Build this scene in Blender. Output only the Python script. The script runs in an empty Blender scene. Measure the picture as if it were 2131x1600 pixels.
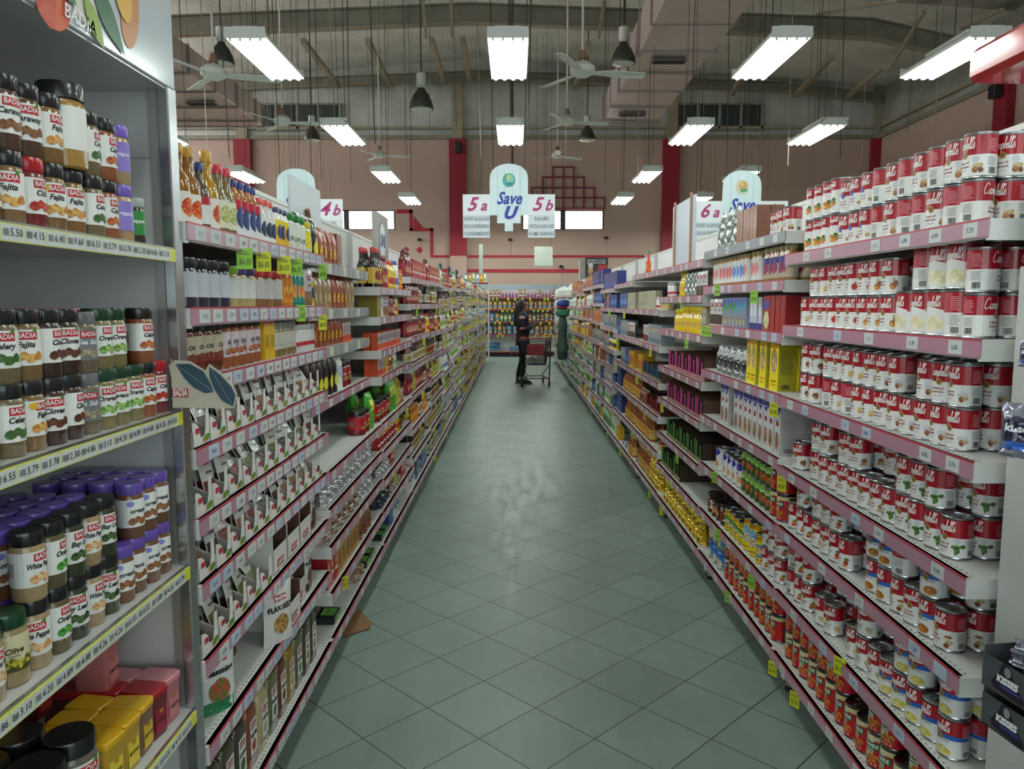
import bpy, math, random
from mathutils import Matrix, Vector
sc = bpy.context.scene
COL = sc.collection
PI = math.pi
rnd = random.Random(7)

# ------------------------------------------------------------------ camera
CAMZ = 1.58
F = 1575.0
TH = math.atan(168.0 / F)
YAW = math.atan(5.5 / F)
cd = bpy.data.cameras.new('camera')
cd.sensor_width = 36.0
cd.lens = 36.0 * F / 2131.0
cd.clip_end = 200
cam = bpy.data.objects.new('camera', cd)
COL.objects.link(cam)
cam.location = (0, 0, CAMZ)
cam.rotation_euler = (PI / 2 - TH, 0, YAW)
sc.camera = cam
_R = Matrix.Rotation(YAW, 3, 'Z') @ Matrix.Rotation(PI / 2 - TH, 3, 'X')

def P(px, py, Y):
    """world point seen at pixel (px,py) on the plane y = Y"""
    d = _R @ Vector(((px - 1065.5) / F, -(py - 800.0) / F, -1.0))
    k = Y / d.y
    return Vector((d.x * k, Y, CAMZ + d.z * k))

# ------------------------------------------------------------------ materials
def lin(c):
    c = c / 255.0
    return c / 12.92 if c <= 0.04045 else ((c + 0.055) / 1.055) ** 2.4

def hexc(h):
    return tuple(lin(int(h[i:i + 2], 16)) for i in (0, 2, 4))

_M = {}
def mat(h, rough=0.5, metal=0.0, emit=0.0, coat=0.0, var=0.0, scale=20.0, h2=None, kind=None, bump=0.0, alpha=1.0):
    key = (h, rough, metal, emit, coat, var, scale, h2, kind, bump, alpha)
    if key in _M:
        return _M[key]
    m = bpy.data.materials.new('surface_' + h)
    m.use_nodes = True
    nt = m.node_tree
    N = nt.nodes
    b = N['Principled BSDF']
    c = hexc(h) + (1,)
    b.inputs['Base Color'].default_value = c
    b.inputs['Roughness'].default_value = rough
    b.inputs['Metallic'].default_value = metal
    if coat:
        b.inputs['Coat Weight'].default_value = coat
        b.inputs['Coat Roughness'].default_value = 0.12
    if alpha < 1:
        b.inputs['Alpha'].default_value = alpha
    if emit:
        b.inputs['Emission Color'].default_value = c
        b.inputs['Emission Strength'].default_value = emit
    if var or h2 or bump:
        tc = N.new('ShaderNodeTexCoord')
        if kind == 'vor':
            t = N.new('ShaderNodeTexVoronoi')
            t.inputs['Scale'].default_value = scale
            out = t.outputs['Color']
            sep = N.new('ShaderNodeSeparateColor')
            nt.links.new(out, sep.inputs[0])
            fac = sep.outputs[0]
        else:
            t = N.new('ShaderNodeTexNoise')
            t.inputs['Scale'].default_value = scale
            t.inputs['Detail'].default_value = 3
            fac = t.outputs['Fac']
        nt.links.new(tc.outputs['Object'], t.inputs['Vector'])
        if var or h2:
            mx = N.new('ShaderNodeMix')
            mx.data_type = 'RGBA'
            mr = N.new('ShaderNodeMapRange')
            mr.inputs['From Min'].default_value = 0.3
            mr.inputs['From Max'].default_value = 0.7
            nt.links.new(fac, mr.inputs['Value'])
            nt.links.new(mr.outputs['Result'], mx.inputs['Factor'])
            mx.inputs['A'].default_value = c
            c2 = (hexc(h2) + (1,)) if h2 else tuple(x * (1 - var) for x in c[:3]) + (1,)
            mx.inputs['B'].default_value = c2
            nt.links.new(mx.outputs['Result'], b.inputs['Base Color'])
        if bump:
            bp = N.new('ShaderNodeBump')
            bp.inputs['Strength'].default_value = bump
            bp.inputs['Distance'].default_value = 0.01
            nt.links.new(fac, bp.inputs['Height'])
            nt.links.new(bp.outputs['Normal'], b.inputs['Normal'])
    _M[key] = m
    return m

def food(h, h2, scale=160.0):
    return mat(h, rough=0.45, h2=h2, scale=scale, kind='vor')

# ------------------------------------------------------------------ mesh builder
class MB:
    def __init__(s):
        s.v = []; s.f = []; s.m = []; s.mats = []
    def mi(s, m):
        if m not in s.mats:
            s.mats.append(m)
        return s.mats.index(m)
    def add(s, vs, fs, m):
        o = len(s.v); k = s.mi(m)
        s.v.extend(vs)
        for f in fs:
            s.f.append(tuple(i + o for i in f)); s.m.append(k)
        return s
    def box(s, x0, y0, z0, x1, y1, z1, m, c=0.0):
        if x1 < x0: x0, x1 = x1, x0
        if y1 < y0: y0, y1 = y1, y0
        if z1 < z0: z0, z1 = z1, z0
        if c <= 0:
            v = [(x0, y0, z0), (x1, y0, z0), (x1, y1, z0), (x0, y1, z0), (x0, y0, z1), (x1, y0, z1), (x1, y1, z1), (x0, y1, z1)]
            return s.add(v, [(0, 3, 2, 1), (4, 5, 6, 7), (0, 1, 5, 4), (1, 2, 6, 5), (2, 3, 7, 6), (3, 0, 4, 7)], m)
        c = min(c, (x1 - x0) * .45, (y1 - y0) * .45, (z1 - z0) * .45)
        X = (x0, x1); Y = (y0, y1); Z = (z0, z1); v = []; ix = {}
        for i in (0, 1):
            for j in (0, 1):
                for k in (0, 1):
                    sx, sy, sz = (c, -c)[i], (c, -c)[j], (c, -c)[k]
                    ix[i, j, k, 'x'] = len(v); v.append((X[i], Y[j] + sy, Z[k] + sz))
                    ix[i, j, k, 'y'] = len(v); v.append((X[i] + sx, Y[j], Z[k] + sz))
                    ix[i, j, k, 'z'] = len(v); v.append((X[i] + sx, Y[j] + sy, Z[k]))
        f = []
        for i in (0, 1):
            q = [ix[i, 0, 0, 'x'], ix[i, 1, 0, 'x'], ix[i, 1, 1, 'x'], ix[i, 0, 1, 'x']]; f.append(q if i else q[::-1])
            q = [ix[0, i, 0, 'y'], ix[0, i, 1, 'y'], ix[1, i, 1, 'y'], ix[1, i, 0, 'y']]; f.append(q if i else q[::-1])
            q = [ix[0, 0, i, 'z'], ix[1, 0, i, 'z'], ix[1, 1, i, 'z'], ix[0, 1, i, 'z']]; f.append(q if i else q[::-1])
            for j in (0, 1):
                q = [ix[i, j, 0, 'x'], ix[i, j, 0, 'y'], ix[i, j, 1, 'y'], ix[i, j, 1, 'x']]; f.append(q if i == j else q[::-1])
                q = [ix[i, 0, j, 'x'], ix[i, 1, j, 'x'], ix[i, 1, j, 'z'], ix[i, 0, j, 'z']]; f.append(q if i == j else q[::-1])
                q = [ix[0, i, j, 'y'], ix[1, i, j, 'y'], ix[1, i, j, 'z'], ix[0, i, j, 'z']]; f.append(q[::-1] if i == j else q)
                for k in (0, 1):
                    q = [ix[i, j, k, 'x'], ix[i, j, k, 'y'], ix[i, j, k, 'z']]
                    f.append(q if (i + j + k) % 2 else q[::-1])
        return s.add(v, f, m)
    def lathe(s, prof, m, n=24, cx=0, cy=0, segm=None, a0=0.0):
        """prof: [(r,z)], segm: material per segment"""
        v = []
        for r, z in prof:
            for i in range(n):
                a = a0 + 2 * PI * i / n
                v.append((cx + r * math.cos(a), cy + r * math.sin(a), z))
        o = len(s.v); s.v.extend(v)
        for j in range(len(prof) - 1):
            k = s.mi(segm[j] if segm else m)
            for i in range(n):
                a = o + j * n + i; b = o + j * n + (i + 1) % n
                s.f.append((a, b, b + n, a + n)); s.m.append(k)
        k0 = s.mi(segm[0] if segm else m); k1 = s.mi(segm[-1] if segm else m)
        if prof[0][0] > 1e-5: s.f.append(tuple(o + i for i in range(n))[::-1]); s.m.append(k0)
        t = o + (len(prof) - 1) * n
        if prof[-1][0] > 1e-5: s.f.append(tuple(t + i for i in range(n))); s.m.append(k1)
        return s
    def tube(s, p0, p1, r, m, n=8, r1=None):
        p0 = Vector(p0); p1 = Vector(p1); d = (p1 - p0)
        if d.length < 1e-6: return s
        q = d.to_track_quat('Z', 'Y'); v = []
        for p, rr in ((p0, r), (p1, r if r1 is None else r1)):
            for i in range(n):
                a = 2 * PI * i / n
                v.append(tuple(p + q @ Vector((rr * math.cos(a), rr * math.sin(a), 0))))
        f = [(i, (i + 1) % n, n + (i + 1) % n, n + i) for i in range(n)] + [tuple(range(n))[::-1], tuple(range(n, 2 * n))]
        return s.add(v, f, m)
    def loft(s, secs, m, n=28, p=4.0, segm=None):
        """superellipse sections (z,hx,hy)"""
        o = len(s.v)
        for z, hx, hy in secs:
            for i in range(n):
                a = 2 * PI * (i + .5) / n; c = math.cos(a); q = math.sin(a)
                s.v.append((hx * math.copysign(abs(c) ** (2 / p), c), hy * math.copysign(abs(q) ** (2 / p), q), z))
        for j in range(len(secs) - 1):
            k = s.mi(segm[j] if segm else m)
            for i in range(n):
                a = o + j * n + i; b = o + j * n + (i + 1) % n
                s.f.append((a, b, b + n, a + n)); s.m.append(k)
        s.f.append(tuple(o + i for i in range(n))[::-1]); s.m.append(s.mi(segm[0] if segm else m))
        t = o + (len(secs) - 1) * n
        s.f.append(tuple(t + i for i in range(n))); s.m.append(s.mi(segm[-1] if segm else m))
        return s
    def poly(s, shp, fn, m):
        v, f = shp
        return s.add([fn(a, b) for a, b in v], f, m)
    def prism(s, out, y0, y1, m, m2=None):
        """outline [(x,z)] extruded along y"""
        n = len(out)
        s.add([(x, y0, z) for x, z in out], [tuple(range(n))], m2 or m)
        s.add([(x, y1, z) for x, z in out], [tuple(range(n))[::-1]], m2 or m)
        v = [(x, y0, z) for x, z in out] + [(x, y1, z) for x, z in out]
        return s.add(v, [(i, i + n, (i + 1) % n + n, (i + 1) % n) for i in range(n)], m)
    def mesh(s, name, smooth=35, cast=True):
        me = bpy.data.meshes.new(name)
        me.from_pydata([tuple(p) for p in s.v], [], s.f)
        for m in s.mats: me.materials.append(m)
        me.polygons.foreach_set('material_index', s.m)
        me.update()
        if smooth:
            me.shade_smooth()
            me.set_sharp_from_angle(angle=math.radians(smooth))
        return me
    def xf(s, M):
        s.v = [tuple(M @ Vector(p)) for p in s.v]
        return s

# ------------------------------------------------------------------ 2-D shapes (vertex lists + faces)
def rect(x0, z0, x1, z1, nx=1):
    v = []
    for i in range(nx + 1):
        x = x0 + (x1 - x0) * i / nx
        v += [(x, z0), (x, z1)]
    return v, [(2 * i, 2 * i + 2, 2 * i + 3, 2 * i + 1) for i in range(nx)]

def ell(cx, cz, rx, rz, n=16, jit=0.0, seed=0, rot=0.0):
    """ellipse built of vertical strips so that it bends round a cylinder"""
    r = random.Random(seed); m = max(n // 2, 4); v = []
    for i in range(m + 1):
        a = PI * i / m; c = -math.cos(a); s_ = max(math.sin(a), .02)
        for sg in (-1, 1):
            k = 1 + jit * (r.random() - .5) * 2
            x, z = rx * c * (1 + jit * .3 * (r.random() - .5)), sg * rz * s_ * k
            v.append((cx + x * math.cos(rot) - z * math.sin(rot), cz + x * math.sin(rot) + z * math.cos(rot)))
    return v, [(2 * i, 2 * i + 2, 2 * i + 3, 2 * i + 1) for i in range(m)]

def ppoly(pts):
    return list(pts), [tuple(range(len(pts)))]

def merge2(shs):
    v = []; f = []
    for a, b in shs:
        o = len(v); v += a; f += [tuple(i + o for i in q) for q in b]
    return v, f

def lines2(x0, x1, z0, z1, n, th=.45, seed=1):
    r = random.Random(seed); out = []
    dz = (z1 - z0) / n
    for i in range(n):
        a = z0 + i * dz
        out.append(rect(x0, a, x1 - (x1 - x0) * r.random() * .3, a + dz * th, 2))
    return merge2(out)

def bars2(x0, x1, z0, z1, seed=3):
    r = random.Random(seed); out = []; x = x0
    while x < x1:
        w = (x1 - x0) * (.02 + .04 * r.random())
        out.append(rect(x, z0, min(x + w, x1), z1)); x += w + (x1 - x0) * (.02 + .03 * r.random())
    return merge2(out)

_T = {}
def txt(body, size, x=0, z=0, shear=0.0, bold=0.0, sx=1.0, maxw=None):
    key = (body, shear, bold)
    if key not in _T:
        cu = bpy.data.curves.new('t', 'FONT')
        cu.body = body; cu.size = 1.0; cu.shear = shear; cu.offset = bold; cu.resolution_u = 2
        cu.align_x = 'CENTER'; cu.align_y = 'CENTER'
        ob = bpy.data.objects.new('t', cu)
        COL.objects.link(ob)
        bpy.context.view_layer.update()
        me = bpy.data.meshes.new_from_object(ob.evaluated_get(bpy.context.evaluated_depsgraph_get()))
        v = [(p.co.x, p.co.y) for p in me.vertices]; f = [tuple(p.vertices) for p in me.polygons]
        bpy.data.objects.remove(ob); bpy.data.meshes.remove(me); bpy.data.curves.remove(cu)
        _T[key] = (v, f)
    v, f = _T[key]
    if not v: return [], []
    w = max(p[0] for p in v) - min(p[0] for p in v)
    k = size * sx
    if maxw and w * k > maxw: k = maxw / w
    return [(x + a * k, z + b * size) for a, b in v], f

def ribbon(strokes, ux, uz, x, z, slant, wd):
    out = []
    for st in strokes:
        pts = []
        n = len(st)
        for i in range(n - 1):
            p0 = st[max(i - 1, 0)]; p1 = st[i]; p2 = st[i + 1]; p3 = st[min(i + 2, n - 1)]
            for k in range(4):
                t = k / 4
                pts.append(tuple(.5 * ((2 * p1[j]) + (-p0[j] + p2[j]) * t + (2 * p0[j] - 5 * p1[j] + 4 * p2[j] - p3[j]) * t * t + (-p0[j] + 3 * p1[j] - 3 * p2[j] + p3[j]) * t ** 3) for j in (0, 1)))
        pts.append(st[-1])
        v = []
        for i, (a, b) in enumerate(pts):
            q0 = pts[max(i - 1, 0)]; q1 = pts[min(i + 1, len(pts) - 1)]
            dx, dz = q1[0] - q0[0], q1[1] - q0[1]; l = math.hypot(dx, dz) or 1
            w = wd * (.55 + .45 * abs(dz) / l)
            nx, nz = -dz / l * w, dx / l * w
            for sg in (-1, 1):
                X = a + sg * nx; Z = b + sg * nz
                v.append((x + (X + Z * slant) * ux, z + Z * uz))
        out.append((v, [(2 * i, 2 * i + 1, 2 * i + 3, 2 * i + 2) for i in range(len(pts) - 1)]))
    return merge2(out)

SCRIPT = [[(1.7, 1.6), (1.5, 2.05), (.9, 2.0), (.35, 1.2), (.3, .4), (.8, 0), (1.6, .4)],
 [(2.6, .85), (2.2, 1.0), (1.85, .5), (2.05, 0), (2.45, .35), (2.7, 1.0), (2.55, .2), (2.8, 0), (3.05, .3)],
 [(3.05, .3), (3.25, 1.0), (3.1, 0)], [(3.12, .5), (3.45, 1), (3.6, .8), (3.5, 0)], [(3.55, .5), (3.9, 1), (4.05, .8), (3.95, .2), (4.1, 0), (4.35, .3)],
 [(4.35, .3), (4.6, 1), (4.4, -.8)], [(4.5, .6), (4.85, 1), (5.05, .6), (4.8, 0), (4.5, .1)],
 [(5.15, .3), (5.6, 1.6), (5.65, 2.1), (5.45, 2.1), (5.35, .3), (5.5, 0), (5.85, .3), (5.8, .8), (5.5, .8)],
 [(5.8, .4), (6.25, .6), (6.35, .95), (6.1, 1), (5.98, .5), (6.2, 0), (6.55, .3)],
 [(6.55, .3), (6.95, 1.6), (7.0, 2.1), (6.82, 2.1), (6.72, .3), (6.87, 0), (7.15, .3)],
 [(7.15, .3), (7.55, 1.6), (7.6, 2.1), (7.42, 2.1), (7.32, .3), (7.47, 0), (7.75, .3)],
 [(8.0, 2.15), (7.9, 1.65)], [(7.8, .2), (8.25, 1.15), (8.2, .7), (8.45, .3), (8.15, 0), (7.9, .15)]]

# ------------------------------------------------------------------ tagging
ORD = ['zeroth', 'first', 'second', 'third', 'fourth', 'fifth', 'sixth', 'seventh', 'eighth', 'ninth', 'tenth', 'eleventh', 'twelfth', 'thirteenth',
       'fourteenth', 'fifteenth', 'sixteenth', 'seventeenth', 'eighteenth', 'nineteenth', 'twentieth', 'twenty-first', 'twenty-second', 'twenty-third', 'twenty-fourth', 'twenty-fifth',
       'twenty-sixth', 'twenty-seventh', 'twenty-eighth', 'twenty-ninth', 'thirtieth'] + ['thirty-%s' % q for q in ('first', 'second', 'third', 'fourth', 'fifth', 'sixth', 'seventh', 'eighth', 'ninth')] + ['fortieth']
def ordn(i):
    return ORD[min(i, len(ORD) - 1)]

def trim(l):
    w = l.split()
    return l if len(w) <= 16 else ' '.join(w[:16]).rstrip(',')

def tag(o, label=None, cat=None, group=None, kind=None):
    if label: o['label'] = trim(label)
    if cat: o['category'] = cat
    if group: o['group'] = group
    if kind: o['kind'] = kind
    return o

def obj(name, me, parent=None, loc=(0, 0, 0), rz=0.0, label=None):
    o = bpy.data.objects.new(name, me)
    COL.objects.link(o)
    if parent: o.parent = parent
    o.location = loc
    if rz: o.rotation_euler = (0, 0, rz)
    if label: o['label'] = label
    return o

def empty(name, loc=(0, 0, 0), rz=0.0):
    return obj(name, None, None, loc, rz)

def struct(name, mb, smooth=0, **k):
    o = obj(name, mb.mesh(name, smooth)); o['kind'] = 'structure'
    return o

# ------------------------------------------------------------------ product kinds
K = {}
class Kind:
    pass
def kind(key, name, cat, desc, w, d, h, parts, turn=0.0):
    """parts: [(part_name or None, MB)], first is the body"""
    k = Kind(); k.name = name; k.cat = cat; k.desc = desc; k.w = w; k.d = d; k.h = h; k.turn = turn
    k.parts = [(n, mb.mesh(n or name)) for n, mb in parts]
    if len(parts) > 1:
        a = MB()
        for n, mb in parts:
            o = len(a.v); a.v += mb.v
            for f, mi in zip(mb.f, mb.m):
                a.f.append(tuple(i + o for i in f)); a.m.append(a.mi(mb.mats[mi]))
        k.solo = [(None, a.mesh(name))]
    else:
        k.solo = k.parts
    K[key] = k
    return k

def put(key, loc, rz, label, group, solo=False, tilt=None, scale=None):
    k = K[key]
    ps = k.solo if solo else k.parts
    r = obj(k.name, ps[0][1], None, loc, rz)
    if tilt: r.rotation_euler = (tilt[0], tilt[1], rz)
    if scale: r.scale = (scale[0], scale[1], scale[2])
    tag(r, label, k.cat, group)
    for n, me in ps[1:]:
        obj(n, me, r)
    return r

def cmap(r):
    return lambda u, z: (r * math.sin(u / r), -r * math.cos(u / r), z)
def fmap(y):            # flat front (faces -Y)
    return lambda u, z: (u, y, z)
def smap(x, sg):        # side face (x = const), sg=+1 right side
    return lambda u, z: (x, u * sg, z)
def tmap(z):
    return lambda u, v: (u, v, z)

WHITE = mat('e9e8e4', .35, coat=.3)
RED = mat('a8071f', .3, coat=.4)
STEEL = mat('b9bbbd', .28, 1.0)
BLACK = mat('101114', .35)
INK = mat('1c1c20', .5)
GREYP = mat('9b9a9a', .5)
GOLD = mat('a58a4c', .4)
DKRED = mat('8a1026', .4)

def wrap(mb, r, zs, cols, n=28, z_off=0.0):
    """zs: z breaks; cols(i_band, u) -> material, u in -pi r .. pi r"""
    fn = cmap(r)
    for j in range(len(zs) - 1):
        for i in range(n):
            u0 = -PI * r + 2 * PI * r * i / n; u1 = u0 + 2 * PI * r / n
            mb.add([fn(u0, zs[j]), fn(u1, zs[j]), fn(u1, zs[j + 1]), fn(u0, zs[j + 1])], [(0, 1, 2, 3)], cols(j, (u0 + u1) / 2))
    return mb

def can_body(r, h, lid=STEEL):
    b = MB()
    b.lathe([(r * .9, .0), (r, .0015), (r * 1.02, .003), (r * .985, .006), (r * .985, h - .006), (r * 1.025, h - .0035), (r * 1.025, h - .001),
             (r * .99, h), (r * .95, h - .001), (r * .94, h - .004), (r * .6, h - .0045), (r * .58, h - .0035), (r * .5, h - .0045), (.0, h - .0045)], lid, 28)
    b.box(-.004, -.009, h - .0043, .004, .013, h - .0028, STEEL, .001)
    return b
# ------------------------------------------------------------------ canned soups
def soup(key, desc, l1, l2, pic, r=.0355, h=.108, band=None, swoosh=False, badge=None):
    b = can_body(r, h)
    lb = MB(); R = r + .0006; mid = h * .52
    def cols(j, u):
        back = abs(u) > .078
        if band:
            return [WHITE, WHITE, band, RED][j] if not back else [WHITE, mat('d5d3d0', .4), WHITE, RED][j]
        if back and j == 2: return mat('b53a4a', .4)
        return [WHITE, WHITE, RED][j] if not back else [WHITE, mat('dcdad8', .4), mat('b53a4a', .4)][j]
    zs = [.007, .03, mid, h - .007] if not band else [.007, .03, mid - .004, mid + .008, h - .007]
    wrap(lb, R, zs, cols, 32)
    f1 = cmap(R + .0005); f2 = cmap(R + .0009)
    lb.poly(ribbon(SCRIPT, .0071, .0122, -.036, mid + .0150, .22, .125), f1, mat('f2f0ea', .4))
    if swoosh:
        pts = [(-.035 + .07 * i / 10, mid + .006 * math.sin(i / 10 * PI * 1.2) + .002) for i in range(11)]
        v = []
        for a, c in pts: v += [(a, mid - .006), (a, c + .006)]
        lb.poly((v, [(2 * i, 2 * i + 2, 2 * i + 3, 2 * i + 1) for i in range(10)]), f1, WHITE)
    else:
        lb.poly(ell(0, mid, .0085, .0085, 14), f2, badge or GOLD)
        lb.poly(ell(0, mid, .005, .005, 10), cmap(R + .0013), mat('7d6432', .4) if not badge else mat('3a5ad0', .4))
    tc = mat('8c1f33', .5) if not band else INK
    if band:
        lb.poly(txt(l1, .009, 0, mid - .008, .2, .0, maxw=.05), f1, tc)
    else:
        lb.poly(txt(l1, .0085, -.004, mid - .017, 0, .02, maxw=.034), f1, tc)
        lb.poly(txt(l2, .0085, -.004, mid - .026, 0, .02, maxw=.034), f1, tc)
        lb.poly(txt('SOUP', .006, -.002, mid - .036, 0, 0, sx=1.5), f1, GREYP)
    for (cx, cz, rx, rz, m, jit) in pic:
        lb.poly(ell(cx, cz, rx, rz, 14, jit, int(abs(cx) * 9999) + len(desc)), f2 if m is not None else f1, m)
    for u0 in (.054, -.080):
        lb.poly(lines2(u0, u0 + .026, .030, mid - .004, 9), f1, GREYP)
        lb.poly(lines2(u0, u0 + .026, mid + .006, h - .014, 8), f1, mat('d98b96', .5))
        lb.poly(bars2(u0 + .003, u0 + .022, .011, .026), f1, INK)
    kind(key, 'soup_can', 'can', desc, r * 2.06, r * 2.06, h, [(None, b), ('label', lb)], turn=.5)

gr = food('2d5a22', '5f8c34'); br = food('8a4a22', 'b9824c'); cre = food('cfb88a', 'a8895a'); rd = food('a31c14', 'd0422a')
orr = food('c06a1c', 'e0a24a'); yl = food('cdbb5a', 'e6dc92'); gry = mat('c9cfd2', .4); brd = food('6e3418', '9a5a30')
soup('mushroom', 'red and white mushroom soup can', 'Cream of', 'Mushroom', [(.034, .030, .011, .007, cre, .25), (.028, .021, .006, .007, br, .2), (.040, .020, .006, .006, brd, .2), (.029, .046, .008, .008, gry, 0)])
soup('garlic', 'red and white garlic mushroom soup can', 'of Mushroom', 'Roasted Garlic', [(.034, .032, .012, .007, gry, .2), (.032, .022, .006, .008, brd, .2), (.040, .025, .007, .006, cre, .25)])
soup('noodle', 'red and white chicken noodle soup can', 'Chicken', 'Noodle', [(.034, .028, .010, .009, yl, .2), (.030, .022, .005, .004, orr, .2)])
soup('beef', 'red and white beef broth can', 'Beef', 'Broth', [(.032, .030, .011, .011, brd, .3), (.034, .022, .007, .006, br, .3)])
soup('tomato', 'red and white tomato soup can', 'Tomato', 'Soup', [(.033, .030, .010, .011, rd, .08), (.036, .042, .004, .002, gr, .3)])
soup('onion', 'red and white onion soup can', 'French', 'Onion', [(.032, .026, .009, .010, orr, .08), (.038, .034, .007, .009, br, .1), (.034, .045, .003, .006, cre, .2)])
soup('broccoli', 'red and white broccoli soup can', 'Cream of', 'Broccoli', [(.028, .033, .010, .006, gr, .35), (.031, .024, .007, .010, gr, .3), (.044, .036, .007, .005, gr, .35), (.030, .048, .008, .008, gry, 0)])
soup('chickmush', 'red and white chicken mushroom soup can', 'Cr of Chicken', 'Mushroom', [(.034, .032, .009, .008, br, .25), (.038, .022, .008, .005, cre, .25), (.027, .020, .006, .005, cre, .2)])
soup('cchicken', 'red and white cream of chicken can', 'Cream of', 'Chicken', [(.034, .030, .011, .007, cre, .15), (.036, .020, .008, .004, yl, .2)])
soup('minestrone', 'red and white minestrone soup can', 'Minestrone', 'Soup', [(.033, .028, .008, .008, rd, .08), (.036, .040, .009, .004, gr, .35), (.030, .018, .010, .003, orr, .3)])
soup('vegetable', 'red and white vegetable soup can', 'Vegetable', 'Soup', [(.033, .028, .010, .008, orr, .25), (.037, .037, .008, .004, gr, .35), (.030, .020, .009, .004, rd, .3)])
soup('goldenm', 'red and white golden mushroom can', 'Golden', 'Mushroom', [(.033, .040, .009, .004, br, .05), (.036, .026, .009, .006, cre, .2), (.030, .018, .007, .006, brd, .2)])
soup('bluemush', 'blue banded mushroom soup can', 'Cr. of Mushroom', '', [(.012, .022, .018, .012, food('a4641e', 'c98a3c', 220), .06)], band=mat('2f66b8', .35))
soup('celery', 'blue banded celery soup can', 'Cream of Celery', '', [(.010, .020, .020, .012, food('cdb94e', 'e4d98a', 220), .06)], band=mat('2a5fb4', .35))
soup('chowder', 'tall red and white chowder can', '', '', [(.010, .032, .024, .019, food('ddd2a4', 'efe9cf', 200), .05)], r=.038, h=.118, swoosh=True)
soup('badge', 'mushroom soup can with blue seal', 'Cream of', 'Mushroom', [(.034, .026, .011, .007, cre, .25)], badge=mat('24409c', .4))

def healthy(key):
    r, h = .034, .118
    b = can_body(r, h); lb = MB(); R = r + .0006
    wrap(lb, R, [.007, .02, h - .04, h - .007], lambda j, u: ([WHITE, WHITE, RED][j] if abs(u) < .07 else [WHITE, mat('cfcdca', .4), RED][j]), 28)
    f1 = cmap(R + .0005); f2 = cmap(R + .0009)
    lb.poly((([(-.05, h - .05), (.0, h - .052), (.05, h - .062), (.05, h - .048), (.0, h - .036), (-.05, h - .038)]), [(0, 1, 4, 5), (1, 2, 3, 4)]), f1, mat('2f62b0', .4))
    lb.poly(ribbon(SCRIPT, .005, .007, -.024, h - .028, .22, .17), f1, WHITE)
    for a, c, p, q, m in ((.0, .035, .022, .012, orr), (.012, .045, .009, .008, gr), (-.012, .032, .010, .008, yl)):
        lb.poly(ell(a, c, p, q, 12, .2, 3), f2, m)
    kind(key, 'soup_can', 'can', 'slim vegetable soup can with blue swoosh', .070, .07, h, [(None, b), ('label', lb)], turn=.5)
healthy('healthy')

def gandule(key, capm):
    r, h = .0365, .112
    b = can_body(r, h, capm); lb = MB(); R = r + .0006
    rr = mat('c01420', .35, coat=.3); cr = mat('d9cf9a', .4)
    wrap(lb, R, [.007, .024, h - .022, h - .007], lambda j, u: [rr, (rr if u > .01 else mat('cfd2b8', .4)) if abs(u) < .07 else mat('6e6a68', .5), cr][j], 28)
    f1 = cmap(R + .0005); f2 = cmap(R + .0009); f3 = cmap(R + .0013)
    lb.poly(rect(-.036, .062, .028, .084, 6), f1, mat('1f5c2a', .4))
    lb.poly(txt('GRANDE', .017, -.004, .073, 0, .04, maxw=.056), f2, WHITE)
    lb.poly(txt('Guandules', .009, -.01, .055, 0, .02, maxw=.036), f2, mat('1f5c2a', .4))
    lb.poly(ell(.008, .034, .020, .015, 14, .2, 5), f2, food('a8441c', 'd88a3a'))
    lb.poly(ell(-.02, .028, .010, .008, 12, .2, 6), f3, food('3f6a20', '86a040'))
    for i in range(4): lb.poly(ell(-.02 + i * .012, .015, .004, .004, 8), f2, mat('e6a6a0', .4))
    lb.poly(lines2(.075, .105, .03, .09, 14), f1, mat('d2cfcc', .5))
    kind(key, 'pea_can', 'can', 'red and green pigeon pea can', .075, .075, h, [(None, b), ('label', lb)], turn=.45)
gandule('peas', mat('6c6e70', .3, 1.0))

def plaincan(key, name, desc, r, h, base, top, words, tcol, pics, n=26, low=None, back='cfcdca', lid=None):
    b = can_body(r, h, lid or STEEL); lb = MB(); R = r + .0006
    B = mat(base, .35, coat=.3); Tm = mat(top, .35, coat=.3); Lm = mat(low or base, .35, coat=.3); Bk = mat(back, .5)
    wrap(lb, R, [.006, h * .22, h * .66, h - .006], lambda j, u: [Lm, B if abs(u) < r * 2 else Bk, Tm][j], n)
    f1 = cmap(R + .0005); f2 = cmap(R + .0009)
    for s, sz, x, z in words: lb.poly(txt(s, sz, x, z, 0, .03, maxw=r * 2.1), f2, mat(tcol, .4))
    for i, (cx, cz, rx, rz, c1, c2) in enumerate(pics): lb.poly(ell(cx, cz, rx, rz, 14, .12, i), f1 if i == 0 else f2, food(c1, c2))
    kind(key, name, 'can', desc, r * 2.06, r * 2.06, h, [(None, b), ('label', lb)], turn=.45)
plaincan('yelbroth', 'broth_can', 'yellow broth can with serving bowl', .039, .158, 'f0de1c', 'f0de1c', [('CENTO', .024, 0, .140), ('BROTH', .016, 0, .022)], 'c01a1a', [(0, .085, .026, .04, '5f9ed0', '9ccbe6'), (.004, .070, .022, .02, 'e8e0c8', 'b8894a')])
plaincan('yelgreen', 'broth_can', 'yellow and green broth can', .037, .112, 'f0de1c', 'f0de1c', [('CENTO', .02, 0, .094), ('BROTH', .013, 0, .018)], 'c01a1a', [(0, .056, .026, .026, '2e7a30', '4c9a40'), (.004, .048, .018, .014, 'e8e0c8', '9a6a3a')])
plaincan('bluebroth', 'broth_can', 'yellow broth can with blue picture', .034, .135, '4f92cc', 'f0de1c', [('CENTO', .024, 0, .114), ('CHICKEN BRO', .014, 0, .018)], 'b01a1a', [(0, .060, .024, .018, 'e8d2a0', 'b8894a')], low='f0de1c')
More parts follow.
